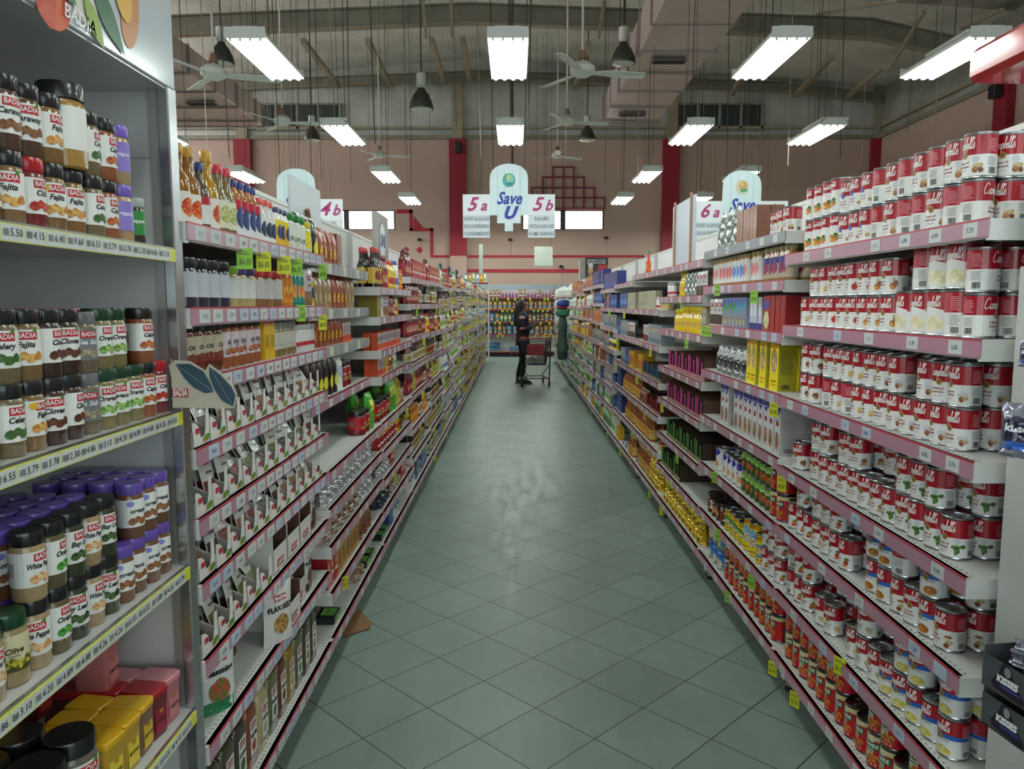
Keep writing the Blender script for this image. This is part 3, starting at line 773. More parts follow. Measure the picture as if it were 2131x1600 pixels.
bottle('oliveoil', 'green gold oil bottle', .034, .26, '9a8a1c', '2a5a24', 'c8c060', neck=.42, shoulder=.55, pic=('3f6a24', 'd0c050'), name='oil_bottle')
bottle('milky', 'white dressing bottle with green label', .032, .22, 'dcdcd0', '2c7a3a', 'cfe0b0', neck=.5, shoulder=.6, pic=('3f8a40', 'a0c860'), name='dressing_bottle')
bottle('mayo', 'white squeeze bottle with blue label', .035, .19, 'e4e4dc', '1f4aa0', 'dce4ec', neck=.6, shoulder=.68, pic=('2c54b0', '6a90d0'), name='squeeze_bottle')
bottle('amber', 'amber honey bottle', .036, .19, '9a5014', 'd8c07a', 'd8b060', neck=.45, shoulder=.55, pic=('e0b040', 'a05014'), name='honey_bottle')
bottle('vinegar2', 'clear brown vinegar bottle', .03, .24, '7a4a24', 'c0a01c', 'd8c8a0', neck=.4, shoulder=.5, pic=('6a8a3a', 'b89a50'), name='cider_bottle')
bottle('orangebot', 'orange hot sauce bottle with green cap', .022, .19, 'c8380c', '2c7a34', 'd8601c', neck=.5, shoulder=.45, pic=('e8d8c0', 'c03010'), name='hot_sauce_bottle')
bag('flour', 'white paper bag of flour', .12, .2, .08, 'dcdcd4', [('r', -.4, .35, .4, .6, 'a8c0d8')], name='flour_bag', seed=21, rough=.6, coat=0)
bag('sugar', 'white bag with blue and red print', .12, .19, .08, 'd8d8d8', [('r', -.4, .3, .4, .5, '2c50a0'), ('r', -.3, .6, .3, .75, 'b83038')], name='sugar_bag', seed=22, rough=.5)
bag('pasta', 'yellow pasta bag', .1, .2, .06, 'd0b838', [('r', -.4, .55, .4, .8, '2c4a9a')], name='pasta_bag', seed=23)
bag('greenp', 'green and white produce bag', .11, .18, .07, '3c7a44', [('r', -.4, .3, .4, .6, 'dce4dc')], name='snack_bag', seed=24)
bag('diaper', 'clear wrapped white napkin pack', .14, .16, .1, 'd4dad4', [('r', -.4, .3, .4, .5, 'b8ccc8')], name='napkin_pack', cat='pack', seed=25, rough=.35)

# right bays 2-5
bottle('goldlid', 'glass jar with gold lid and pale label', .028, .145, 'a8804a', 'a8a46c', 'dcd8d4', neck=.86, shoulder=.72, capz=.1, pic=('c03038', 'd8a0a0'), lz=(.1, .78), name='glass_jar', cat='jar')
bottle('goldlidb', 'glass jar with gold lid and blue emblem', .028, .145, 'a8804a', 'a8a46c', 'dce0e4', neck=.86, shoulder=.72, capz=.1, pic=('3c78c8', '6a9ad8'), lz=(.1, .78), name='glass_jar', cat='jar')
bottle('goldlidn', 'glass jar with gold lid and purple label', .028, .145, 'a07848', 'a8a46c', 'b8a890', neck=.86, shoulder=.72, capz=.1, pic=('4a3a8c', 'a03038'), lz=(.1, .7), top='4a4890', name='glass_jar', cat='jar')
carton('teagreen', 'green and blue striped noodle box', .055, .10, .145, '7a86a8', '9aa0b4', [('p', [(-.5, .45), (.5, .7), (.5, .9), (-.5, .65)], '3c9a4c'), ('p', [(-.5, .65), (.5, .9), (.5, 1), (-.5, .85)], '4a60c0'), ('e', 0, .22, .3, .16, '8a7a4a', 'c8b880')], name='noodle_box', cat='box')
carton('teateal', 'teal and blue striped noodle box', .055, .10, .145, '7a86a8', '9aa0b4', [('p', [(-.5, .45), (.5, .7), (.5, .9), (-.5, .65)], '3ca0a8'), ('p', [(-.5, .65), (.5, .9), (.5, 1), (-.5, .85)], '4a60c0'), ('e', 0, .22, .3, .16, '8a7a4a', 'c8b880')], name='noodle_box', cat='box')
carton('navybox', 'white and navy soup mix box', .055, .10, .145, 'b8bcd0', '9a9eb0', [('r', -.5, 0, .5, .2, '2c2c7c'), ('r', -.4, .4, .4, .8, 'd0d4e0'), ('sl', .3, .8, '6a6e80')], name='soup_mix_box', cat='box')
carton('redsoup', 'red soup mix box with bowl picture', .085, .05, .15, 'a82a2c', '9c1c22', [('e', 0, .3, .4, .25, 'a8b060', 'e0dcb0'), ('r', -.35, .62, .35, .85, '3a50b0')], name='soup_mix_box', cat='box')
carton('redplain', 'plain red box turned sideways', .055, .09, .15, 'a01c20', '8c161c', [], name='soup_mix_box', cat='box')
carton('yelcart', 'tall yellow broth carton', .070, .085, .20, 'ecd81c', 'b8ac2c', [('e', 0, .62, .36, .26, '7a9a50', 'b87a50'), ('e', 0, .52, .34, .16, 'a0683a', 'e0c8a0'), ('r', -.5, .0, .5, .26, 'f0e020'), ('t', 'CENTO', .09, 0, .92, 'b82018'), ('t', 'CHICKEN', .055, 0, .2, 'd02818'), ('t', 'STOCK', .055, 0, .12, 'd02818'), ('sl', .35, .85, '8a822c')], name='broth_carton', top='c8b820')
carton('swan', 'tall white broth carton with indigo crest', .068, .085, .21, 'dcdcdc', 'c2bebb', [('p', [(-.5, 1), (.5, 1), (.5, .88), (0, .74), (-.5, .88)], '2c2a8c'), ('r', -.15, .56, .22, .66, 'a8182c'), ('e', .02, .26, .3, .18, '8c5638', 'c89a78'), ('sl', .12, .72, 'a8a2a0'), ('t', 'Swanson', .05, 0, .86, 'dcdcf0')], name='broth_carton', top='d0d0d0')
carton('kraftpack', 'brown wrapped bouillon slab', .10, .06, .16, '8c5a42', '7c4c38', [('r', -.1, 0, .0, 1, '9a6a50')], name='bouillon_pack', cat='pack')
bag('chipsil', 'silver and black crisp bag', .1, .15, .06, '9a9a9a', [('r', -.4, .25, .4, .6, '262428')], metal=.5, rough=.3, wr=.008, seed=31)
bag('silverbag', 'tall silver foil bag', .11, .2, .06, 'a8b0ac', [('r', -.2, .4, .2, .55, '3c7a5c')], metal=.5, rough=.25, wr=.007, seed=32)
bottle('bear', 'yellow squeeze honey bottle', .034, .16, 'd8b418', 'e8d020', 'e0c020', neck=.7, shoulder=.55, pic=('b87a50', 'e8d040'), lz=(.1, .55), name='honey_bottle')
bag('chips', 'shiny yellow snack packet', .10, .10, .055, 'd8b010', [('r', -.4, .35, .4, .5, 'f0d828'), ('e', -.1, .22, .2, .1, '4a3010', 'a07818')], metal=.25, rough=.22, wr=.009, seed=33)
carton('bluepk', 'blue snack box', .06, .1, .15, '2c5090', '24407c', [('r', -.4, .3, .4, .6, '5a88c8')], name='blue_box', cat='box')
carton('navytall', 'tall navy box', .07, .1, .19, '1c2c78', '18246a', [('r', -.4, .2, .4, .4, '3a50a8')], name='navy_box', cat='box')
carton('creambox', 'cream cereal bar box', .055, .1, .15, 'b8b498', 'a8a488', [('e', 0, .35, .3, .2, '4a70a0', 'd0c070'), ('r', -.3, .7, .3, .85, '8a8a70')], name='cream_box', cat='box')
carton('orangebx', 'orange box of crackers', .06, .1, .17, 'b86a3c', 'a05c34', [('r', -.4, .6, .4, .8, 'c88858'), ('r', -.4, .2, .4, .3, 'a03c20')], name='orange_box', cat='box')
carton('orangeyel', 'orange and yellow cookie box', .075, .1, .15, 'd8a818', 'c09018', [('e', 0, .5, .4, .3, 'b84018', 'd87020'), ('r', -.5, .85, .5, 1, 'c89818')], name='cookie_box', cat='box')
carton('greybx', 'grey blue carton', .055, .1, .15, '9098a0', '7c848c', [('r', -.4, .1, .4, .3, '5c7088'), ('r', -.4, .6, .4, .8, 'b8a088')], name='grey_box', cat='box')
bag('whitebag', 'white plastic wrapped bundle', .14, .17, .1, 'cdd4cc', [('r', -.3, .3, .3, .5, 'a8b4ac')], name='plastic_pack', cat='pack', seed=35, rough=.3, wr=.007)
bag('greentea', 'green and white bag on low shelf', .13, .18, .08, '7c9a7c', [('r', -.4, .1, .4, .4, '3a6a40'), ('r', -.3, .6, .3, .8, 'c8d4cc')], seed=36)
bag('cupstack', 'stack of white foam cups in film', .09, .22, .09, 'd4d8d4', [('r', -.4, .4, .4, .45, 'b8c0c0')], name='cup_stack', cat='cups', seed=37, rough=.35, wr=.003)
def divtray(key, desc, col, w=.2, d=.3, h=.13, base='6a4c3c'):
    b = MB(); I = mat(base, .8, var=.2, scale=30); C_ = mat(col, .5); t = .003
    b.box(-w / 2, -d / 2, 0, w / 2, d / 2, t, I)
    b.box(-w / 2, d / 2 - t, 0, w / 2, d / 2, h * 1.05, I)
    b.box(w / 2 - t, -d / 2, 0, w / 2, d / 2, h * .95, I)
    b.box(-w / 2, -d / 2, 0, w / 2, -d / 2 + t, h * .2, mat('a8806a', .7))
    for x, q in ((-w / 2, 1), (-w * .3, .95), (w * .12, .8)):
        b.box(x, -d / 2 - .001, 0, x + .018, -d / 2 + .004, h * q, C_, .001)
        b.box(x, -d / 2, 0, x + .004, d / 2, h * q * .9, I)
    kind(key, 'divider_tray', 'tray', desc, w, d, h, [(None, b)])
divtray('pinktray', 'brown cardboard tray with pink dividers', 'b83c80')
divtray('greentray', 'brown cardboard tray with green dividers', '3c7a2c', base='3f2e24')
divtray('bluetray', 'brown cardboard tray with blue dividers', '2c5a7c', h=.11)
divtray('redtray2', 'dark red cardboard tray', '8a1c20', h=.11, base='5a2420')
bag('candybag', 'small yellow and pink sweet bag', .05, .11, .03, 'c8b438', [('r', -.4, .3, .4, .6, 'c03c80')], seed=41, name='sweet_bag')
carton('blackwhite', 'black and white patterned pack', .07, .1, .09, '2a2a2c', '242426', [('p', [(-.5, .5), (-.25, .8), (0, .5), (.25, .8), (.5, .5), (.5, .65), (.25, .95), (0, .65), (-.25, .95), (-.5, .65)], 'd8d8d8'), ('p', [(-.5, .1), (-.25, .4), (0, .1), (.25, .4), (.5, .1), (.5, .25), (.25, .55), (0, .25), (-.25, .55), (-.5, .25)], 'd8d8d8')], name='patterned_pack', cat='pack')
plaincan('glove', 'milk_can', 'silver and blue milk can', .038, .11, 'c8ccd0', 'b8bcc4', [], '20406c', [(0, .05, .02, .02, '6a4030', 'b08060')])
carton('parcel', 'black foam tray pack with green sticker', .13, .09, .03, '1c2028', '181c24', [('r', -.3, .1, .3, .9, '5ab03a')], name='tray_pack', cat='pack', top='181c24')
_pm = K['parcel'].parts[0][1]
_b = MB(); _b.box(-.065, -.045, 0, .065, .045, .03, mat('1a1e26', .3, coat=.4), .004); _b.box(-.03, -.034, .0302, .045, .026, .0312, mat('6cb83c', .5)); _b.poly(lines2(-.022, .036, -.026, .018, 5), tmap(.0318), mat('2c4a24', .5)); _b.box(-.03, -.0462, .006, .045, -.0452, .026, mat('6cb83c', .5))
kind('parcel', 'tray_pack', 'pack', 'black foam tray pack with green sticker', .13, .09, .032, [(None, _b)])
# ------------------------------------------------------------------ room shell
XL, XR, YB, YF = -13.0, 11.4, 24.4, -7.0
def floor_mat():
    m = bpy.data.materials.new('grey_floor_tiles'); m.use_nodes = True
    nt = m.node_tree; N = nt.nodes; L = nt.links; b = N['Principled BSDF']
    tc = N.new('ShaderNodeTexCoord'); mp = N.new('ShaderNodeMapping')
    mp.vector_type = 'POINT'
    a = .30
    c0 = Vector((.082, 2.825, 0)); rot = PI / 4
    # rotate then scale so that a corner sits at c0
    q = Matrix.Rotation(rot, 3, 'Z') @ c0
    mp.inputs['Rotation'].default_value = (0, 0, rot)
    mp.inputs['Scale'].default_value = (1, 1, 1)
    mp.inputs['Location'].default_value = (-q.x, -q.y, 0)
    L.new(tc.outputs['Object'], mp.inputs['Vector'])
    sep = N.new('ShaderNodeSeparateXYZ'); L.new(mp.outputs['Vector'], sep.inputs[0])
    def math_(op, x, y=None):
        n = N.new('ShaderNodeMath'); n.operation = op
        for i, v in enumerate((x, y)):
            if v is None: continue
            if isinstance(v, (int, float)): n.inputs[i].default_value = v
            else: L.new(v, n.inputs[i])
        return n.outputs[0]
    gs = []; cells = []
    for o in (sep.outputs['X'], sep.outputs['Y']):
        s = math_('DIVIDE', o, a)
        fr = math_('FRACT', math_('ADD', s, 1000.0))
        cells.append(math_('FLOOR', math_('ADD', s, 1000.0)))
        d = math_('MINIMUM', fr, math_('SUBTRACT', 1.0, fr))
        gs.append(d)
    dm = math_('MINIMUM', gs[0], gs[1])
    gr = N.new('ShaderNodeMapRange'); gr.inputs['From Min'].default_value = .004; gr.inputs['From Max'].default_value = .009
    L.new(dm, gr.inputs['Value'])
    wn = N.new('ShaderNodeTexWhiteNoise'); cx = N.new('ShaderNodeCombineXYZ')
    L.new(cells[0], cx.inputs[0]); L.new(cells[1], cx.inputs[1]); L.new(cx.outputs[0], wn.inputs['Vector'])
    nz = N.new('ShaderNodeTexNoise'); nz.inputs['Scale'].default_value = 1.7; nz.inputs['Detail'].default_value = 6
    L.new(tc.outputs['Object'], nz.inputs['Vector'])
    nz2 = N.new('ShaderNodeTexNoise'); nz2.inputs['Scale'].default_value = 3.0; nz2.inputs['Detail'].default_value = 8
    mp2 = N.new('ShaderNodeMapping'); mp2.inputs['Scale'].default_value = (5, .7, 1); L.new(tc.outputs['Object'], mp2.inputs['Vector']); L.new(mp2.outputs['Vector'], nz2.inputs['Vector'])
    v = math_('ADD', math_('MULTIPLY', wn.outputs['Value'], .10), math_('ADD', math_('MULTIPLY', nz.outputs['Fac'], .25), math_('MULTIPLY', nz2.outputs['Fac'], .25)))
    m1 = N.new('ShaderNodeMix'); m1.data_type = 'RGBA'
    m1.inputs['A'].default_value = hexc('6c7a71') + (1,); m1.inputs['B'].default_value = hexc('8c9b92') + (1,)
    mr = N.new('ShaderNodeMapRange'); mr.inputs['From Min'].default_value = .12; mr.inputs['From Max'].default_value = .45
    L.new(v, mr.inputs['Value']); L.new(mr.outputs['Result'], m1.inputs['Factor'])
    m2 = N.new('ShaderNodeMix'); m2.data_type = 'RGBA'; m2.inputs['A'].default_value = hexc('1c211f') + (1,)
    L.new(m1.outputs['Result'], m2.inputs['B']); L.new(gr.outputs['Result'], m2.inputs['Factor'])
    L.new(m2.outputs['Result'], b.inputs['Base Color'])
    r1 = N.new('ShaderNodeMapRange'); r1.inputs['To Min'].default_value = .22; r1.inputs['To Max'].default_value = .55
    L.new(nz2.outputs['Fac'], r1.inputs['Value']); L.new(r1.outputs['Result'], b.inputs['Roughness'])
    bp = N.new('ShaderNodeBump'); bp.inputs['Strength'].default_value = .35; bp.inputs['Distance'].default_value = .003
    L.new(gr.outputs['Result'], bp.inputs['Height']); L.new(bp.outputs['Normal'], b.inputs['Normal'])
    return m
f = MB(); f.box(XL, YF, -.1, XR, YB, 0, floor_mat()); struct('floor', f)

def stripe_mat(h, h2, n, axis=0, rough=.7, stain=None):
    """corrugated sheet"""
    m = bpy.data.materials.new('sheet_' + h); m.use_nodes = True
    nt = m.node_tree; N = nt.nodes; L = nt.links; b = N['Principled BSDF']
    tc = N.new('ShaderNodeTexCoord'); w = N.new('ShaderNodeTexWave'); w.bands_direction = 'XYZ'[axis]
    w.inputs['Scale'].default_value = n
    L.new(tc.outputs['Object'], w.inputs['Vector'])
    bp = N.new('ShaderNodeBump'); bp.inputs['Strength'].default_value = .25; bp.inputs['Distance'].default_value = .012
    L.new(w.outputs['Fac'], bp.inputs['Height']); L.new(bp.outputs['Normal'], b.inputs['Normal'])
    nz = N.new('ShaderNodeTexNoise'); nz.inputs['Scale'].default_value = .9; nz.inputs['Detail'].default_value = 5
    L.new(tc.outputs['Object'], nz.inputs['Vector'])
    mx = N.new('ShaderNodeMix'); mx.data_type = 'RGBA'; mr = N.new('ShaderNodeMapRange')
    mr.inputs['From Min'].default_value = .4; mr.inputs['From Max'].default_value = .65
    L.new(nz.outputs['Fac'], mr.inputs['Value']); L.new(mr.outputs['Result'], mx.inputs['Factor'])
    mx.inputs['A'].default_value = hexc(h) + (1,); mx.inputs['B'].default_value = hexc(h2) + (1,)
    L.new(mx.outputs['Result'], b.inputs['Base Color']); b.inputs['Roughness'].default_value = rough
    return m

WALLM = mat('bda092', .8, var=.08, scale=.6)
SHEET = stripe_mat('c4c2ba', 'aaa89e', 3.2, 0)
SHEETY = stripe_mat('a8a79f', '8c8a80', 3.2, 1)
ROOFM = stripe_mat('ece6dc', 'd0cac0', 3.0, 0)
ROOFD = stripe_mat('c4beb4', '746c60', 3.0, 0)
STEELB = mat('8e8878', .6, var=.25, scale=3)
STEELT = mat('a2937c', .6, var=.2, scale=3)
REDM = mat('96182c', .6, var=.1, scale=3)
ZP = 6.72      # top of the pink wall
# back wall with the two window openings
WIN = []
for (x0, x1) in ((690, 823), (1086, 1257)):
    a = P(x0, 437, YB); c = P(x1, 478, YB)
    WIN.append((a.x, c.x, c.z, a.z))
w = MB()
zb, zt = WIN[0][2], WIN[0][3]
xs = [XL, WIN[0][0], WIN[0][1], WIN[1][0], WIN[1][1], XR]
w.box(XL, YB, 0, XR, YB + .2, zb, WALLM); w.box(XL, YB, zt, XR, YB + .2, ZP, WALLM)
for i in (0, 2, 4): w.box(xs[i], YB, zb, xs[i + 1], YB + .2, zt, WALLM)
struct('wall_back', w)
w = MB(); w.box(XL, YB + .02, ZP, XR, YB + .2, 9.6, SHEET); struct('wall_back_upper', w)
w = MB(); w.box(XR, YF, 0, XR + .2, YB, ZP, WALLM); struct('wall_right', w)
w = MB(); w.box(XR + .02, YF, ZP, XR + .2, YB, 9.6, SHEETY); struct('wall_right_upper', w)
w = MB(); w.box(XL - .2, YF, 0, XL, YB, 6.3, WALLM); w.box(XL - .2, YF, 7.9, XL, YB, 9.6, SHEETY); struct('wall_left', w)
w = MB(); w.box(XL - .12, YF, 6.3, XL - .04, YB, 6.36, STEELB); w.box(XL - .12, YF, 7.84, XL - .04, YB, 7.9, STEELB)
for i in range(12): w.box(XL - .12, YF + i * 2.8, 6.36, XL - .04, YF + i * 2.8 + .06, 7.84, STEELB)
_cl = struct('window_6', w)  # glowing high windows added out of view to light roof and upper walls
g = MB(); g.box(XL - .16, YF, 6.3, XL - .14, YB, 7.9, mat('eef2f2', .3, emit=8.0)); obj('pane', g.mesh('pane', 0), _cl)
w = MB(); w.box(XL, YF - .2, 0, XR, YF, .6, WALLM); w.box(XL, YF - .2, 5.2, XR, YF, 9.6, WALLM); w.box(XL, YF - .2, .6, -9, YF, 5.2, WALLM); w.box(9, YF - .2, .6, XR, YF, 5.2, WALLM); struct('wall_front', w)
# glowing shop front added unseen behind the camera to light the interior
w = MB()
for i in range(7): w.box(-9 + i * 3 - .05, YF - .15, .6, -9 + i * 3 + .05, YF - .02, 5.2, mat('8c8e90', .4, .6))
for z in (.6, 2.9, 5.12): w.box(-9, YF - .15, z, 9, YF - .02, z + .08, mat('8c8e90', .4, .6))
_sf = struct('window_5', w)
g = MB(); g.box(-9, YF - .19, .6, 9, YF - .18, 5.2, mat('dcecf0', .3, emit=2.4)); obj('pane', g.mesh('pane', 0), _sf)
# roof: two slopes, ridge at x = RX
RX, RZ, EZ = -1.0, 9.15, 8.25
def roofz(x): return RZ - (RZ - EZ) * abs(x - RX) / (XR - RX)
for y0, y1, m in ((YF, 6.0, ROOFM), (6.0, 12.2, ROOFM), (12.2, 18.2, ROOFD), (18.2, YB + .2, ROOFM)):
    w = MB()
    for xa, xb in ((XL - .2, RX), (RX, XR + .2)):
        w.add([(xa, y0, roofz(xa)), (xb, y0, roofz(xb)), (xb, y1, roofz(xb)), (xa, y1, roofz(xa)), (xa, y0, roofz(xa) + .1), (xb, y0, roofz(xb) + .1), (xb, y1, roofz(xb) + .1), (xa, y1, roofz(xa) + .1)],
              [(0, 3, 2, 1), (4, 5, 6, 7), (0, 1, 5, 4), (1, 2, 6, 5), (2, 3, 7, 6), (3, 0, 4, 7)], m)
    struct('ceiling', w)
# portal rafters
def rafter(y, zc, haunch, web=.42, fl=.2):
    w = MB()
    pts = [(XL, zc - 1.1 - haunch), (XL + 3, zc - .35), (RX, zc), (XR - 3.2, zc - .35), (XR - .1, zc - .55 - haunch)]
    for (xa, za), (xb, zb_) in zip(pts, pts[1:]):
        for (h0, h1, t, m) in ((0, .03, fl, STEELT), (.03, web, .012, STEELB), (web, web + .03, fl, STEELB)):
            w.add([(xa, y - t / 2, za + h0), (xb, y - t / 2, zb_ + h0), (xb, y + t / 2, zb_ + h0), (xa, y + t / 2, za + h0), (xa, y - t / 2, za + h1), (xb, y - t / 2, zb_ + h1), (xb, y + t / 2, zb_ + h1), (xa, y + t / 2, za + h1)],
                  [(0, 3, 2, 1), (4, 5, 6, 7), (0, 1, 5, 4), (1, 2, 6, 5), (2, 3, 7, 6), (3, 0, 4, 7)], m)
    struct('trim_rafter', w)
rafter(18.2, 7.98, .45); rafter(12.2, 7.98, .45); rafter(6.0, 7.98, .45); rafter(YB - .25, 8.42, .15, .25)
# purlins and bracing running from frame to frame
def strut(name, a, b, w_=.07, h_=.12, m=STEELT):
    a = Vector(a); b = Vector(b); d = b - a
    mb = MB(); mb.box(-w_ / 2, 0, -h_ / 2, w_ / 2, d.length, h_ / 2, m)
    q = d.to_track_quat('Y', 'Z').to_matrix().to_4x4()
    mb.xf(Matrix.Translation(a) @ q); struct(name, mb)
for px0, py0, px1, py1 in ((630, 84, 705, 180), (765, 84, 812, 178), (898, 82, 924, 172), (963, 82, 978, 172), (1225, 90, 1198, 180), (1732, 118, 1655, 198), (1838, 140, 1765, 200), (1570, 110, 1525, 195)):
    a = P(px0, py0, 18.35); b = P(px1, py1, YB - .5)
    strut('trim_purlin', a, b, .12, .12)
for px0, py0, px1, py1 in ((880, 0, 887, 78), (938, 0, 942, 75), (1258, 0, 1246, 78), (1926, 20, 1855, 138), (1870, 0, 1700, 30), (2085, 20, 2000, 60)):
    a = P(px0, py0, 15.0); b = P(px1, py1, 18.1)
    if a.z < 9 and b.z < 9: strut('trim_brace', a, b, .06, .06)
# girt bands under the sheeting
w = MB(); w.box(XL, YB - .08, ZP - .02, XR, YB - .001, ZP + .1, STEELB); w.box(XL, YB - .12, ZP + .28, XR, YB - .001, ZP + .36, STEELT); struct('trim_1', w)
w = MB(); w.box(XR - .08, YF, ZP - .02, XR - .001, YB - .13, ZP + .1, STEELB); w.box(XR - .12, YF, ZP + .28, XR - .001, YB - .13, ZP + .36, STEELT); struct('trim_2', w)
# wall columns: red below the girt, steel above
n = 3
def column(px0, px1, pyb, Y, zt, side=None):
    global n
    a = P(px0, 400, Y); b = P(px1, 400, Y); zlow = P(px0, pyb, Y).z
    w = MB(); w.box(a.x, Y - .18, zlow, b.x, YB - .001, ZP - .03, REDM)
    w.box(a.x, Y - .18, 0, b.x, YB - .001, zlow - .002, WALLM)
    struct('trim_%d' % n, w); n += 1
    w = MB(); c = (a.x + b.x) / 2; w.box(c - .16, Y - .15, ZP - .02, c + .16, YB - .13, zt, STEELT); struct('trim_%d' % n, w); n += 1
column(493, 528, 533, YB - .01, 8.5); column(936, 971, 533, YB - .01, 8.7); column(1377, 1411, 533, YB - .01, 8.6); column(1806, 1832, 560, YB - .01, 8.4)
w = MB(); w.box(XR - .2, 17.85, 3.0, XR - .002, 18.35, ZP - .03, REDM); struct('trim_%d' % n, w); n += 1
w = MB(); w.box(XR - .2, 17.95, ZP - .02, XR - .002, 18.3, 7.2, STEELT); struct('trim_%d' % n, w); n += 1
w = MB(); w.box(XR - .2, 9.9, 0, XR - .002, 10.4, ZP - .03, REDM); struct('trim_%d' % n, w); n += 1
# painted stripes, steps, diamonds, lattice
def wallbox(px0, py0, px1, py1, m=REDM, t=.02):
    a = P(px0, py0, YB - .002); b = P(px1, py1, YB - .002)
    return (a.x, YB - .002 - t, b.z, b.x, YB - .001, a.z, m)
REDP = mat('a8182c', .6)
w = MB()
for q in ((825, 436, 858, 444), (852, 436, 859, 480), (852, 475, 902, 481), (895, 475, 902, 536), (902, 531, 936, 536), (971, 531, 1377, 536), (1411, 531, 1806, 536), (880, 559, 936, 568), (936, 559, 971, 568), (971, 560, 1377, 567), (1377, 560, 1806, 567), (500, 531, 700, 536), (500, 560, 720, 567)):
    w.box(*wallbox(*q, m=REDP))
t = [P(861, 451, YB), P(883, 477, YB), P(861, 475, YB)]
w.prism([(p.x, p.z) for p in t], YB - .02, YB - .001, REDP)
for cx in (845, 873):
    w.prism([(p.x, p.z) for p in (P(cx, 513, YB), P(cx + 7, 520, YB), P(cx, 527, YB), P(cx - 7, 520, YB))], YB - .02, YB - .001, REDP)
struct('trim_%d' % n, w); n += 1
w = MB(); LT = mat('7c1c30', .5)
xs_ = [1107, 1129, 1150.5, 1172, 1194, 1215, 1236.5, 1258]
tops = [391, 370, 348, 348, 348, 370, 391, 412]
for i, x in enumerate(xs_):
    a = P(x, [391, 369, 348, 348, 348, 369, 391, 412][i], YB); b = P(x, 436, YB)
    w.box(a.x - .022, YB - .06, b.z, a.x + .022, YB - .02, a.z, LT)
for y, x0, x1 in ((348, 1150.5, 1194), (369, 1129, 1215), (391, 1107, 1236.5), (412, 1107, 1258), (434, 1107, 1258)):
    a = P(x0, y, YB); b = P(x1, y, YB)
    w.box(a.x - .022, YB - .07, a.z - .022, b.x + .022, YB - .025, a.z + .022, LT)
for x in (1150.5, 1194, 1236.5):
    p = P(x, 434, YB); w.box(p.x - .02, YB - .025, p.z, p.x + .02, YB - .001, p.z + .04, LT)
tag(obj('wall_lattice', w.mesh('wall_lattice', 0)), 'dark red stepped lattice ornament on the back wall above the window', 'ornament')

# windows
DAY = mat('f4f2ea', .5, emit=7.0)
FR = mat('3a3634', .5)
for i, (x0, x1, z0, z1) in enumerate(WIN):
    w = MB()
    for a, b in ((x0, x0 + .05), (x1 - .05, x1), ((x0 + x1) / 2 - .08 + (0 if i else -.55), (x0 + x1) / 2 + .08 + (0 if i else -.55))):
        w.box(a, YB + .02, z0, b, YB + .1, z1, FR)
    w.box(x0, YB + .02, z0, x1, YB + .1, z0 + .03, FR); w.box(x0, YB + .02, z1 - .03, x1, YB + .1, z1, FR)
    w.box(x0, YB + .06, (z0 + z1) / 2 - .012, x1, YB + .08, (z0 + z1) / 2 + .012, mat('a09880', .5))
    o = struct('window_%d' % (i + 1), w)
    g = MB(); g.box(x0, YB + .12, z0, x1, YB + .13, z1, DAY); obj('pane', g.mesh('pane', 0), o)
# louvred fan frames high on the back wall
for i, (x0, x1, k) in enumerate(((533, 712, 4), (1412, 1590, 4))):
    a = P(x0, 218, YB - .1); b = P(x1, 268, YB - .1); w = MB()
    wd = (b.x - a.x) / k
    GL = mat('38403e', .3)
    for j in range(k):
        w.box(a.x + j * wd + .04, YB - .06, b.z, a.x + (j + 1) * wd - .04, YB - .02, a.z, GL)
        w.box(a.x + (j + 1) * wd - .09, YB - .12, b.z, a.x + (j + 1) * wd - .03, YB - .02, a.z, mat('8c8e88', .5))
        w.box(a.x + (j + 1) * wd - .24, YB - .09, b.z, a.x + (j + 1) * wd - .2, YB - .02, a.z, mat('4a4c48', .5))
    w.box(a.x, YB - .11, a.z, b.x, YB - .02, a.z + .05, STEELB); w.box(a.x, YB - .11, b.z - .05, b.x, YB - .02, b.z, STEELB)
    struct('window_%d' % (i + 3), w)

# ------------------------------------------------------------------ fluorescent fixtures
TUBE = mat('effcf7', .5, emit=22.0)
HOUS = mat('c9cdc6', .5); CABLE = mat('2a2826', .6)
def light_kind():
    h = MB(); W, Ln = .36, 1.22
    prof = [(-W / 2, 0), (-W / 2 - .005, .03), (-W * .3, .09), (W * .3, .09), (W / 2 + .005, .03), (W / 2, 0), (W / 2 - .004, .004), (W * .3, .08), (-W * .3, .08), (-W / 2 + .004, .004)]
    h.prism(prof, -Ln / 2, Ln / 2, HOUS)
    for s in (-1, 1): h.box(-W / 2, s * Ln / 2, -.012, W / 2, s * (Ln / 2 - .005), .085, HOUS)
    h.box(-.07, -.35, .09, .07, .35, .15, HOUS, .01)
    for i in (-1, 0, 1): h.box(i * .09 - .008, -Ln / 2 + .02, .015, i * .09 + .008, Ln / 2 - .02, .08, HOUS)
    t = []
    for i in range(4):
        b = MB(); b.tube(((i - 1.5) * .088, -Ln / 2 + .03, -.012), ((i - 1.5) * .088, Ln / 2 - .03, -.012), .024, TUBE, 6)
        for s in (-1, 1): b.box((i - 1.5) * .088 - .01, s * (Ln / 2 - .03), -.03, (i - 1.5) * .088 + .01, s * (Ln / 2 - .005), .02, HOUS)
        t.append(b.mesh('tube', 0))
    return h.mesh('housing', 0), t
LH, LT_ = light_kind()
ZL = 3.9
rows_y = [.6, 4.1, 7.5, 10.75, 14.2, 17.4, 20.8]
rows_x = [(-7.4, 'unseen row added far left'), (-4.95, 'second row left of the aisle'), (-2.36, 'row just left of the aisle'), (-.06, 'row over the aisle'), (2.42, 'row just right of the aisle'), (4.15, 'second row right of the aisle')]  # leftmost row is unseen, added to light the left duct
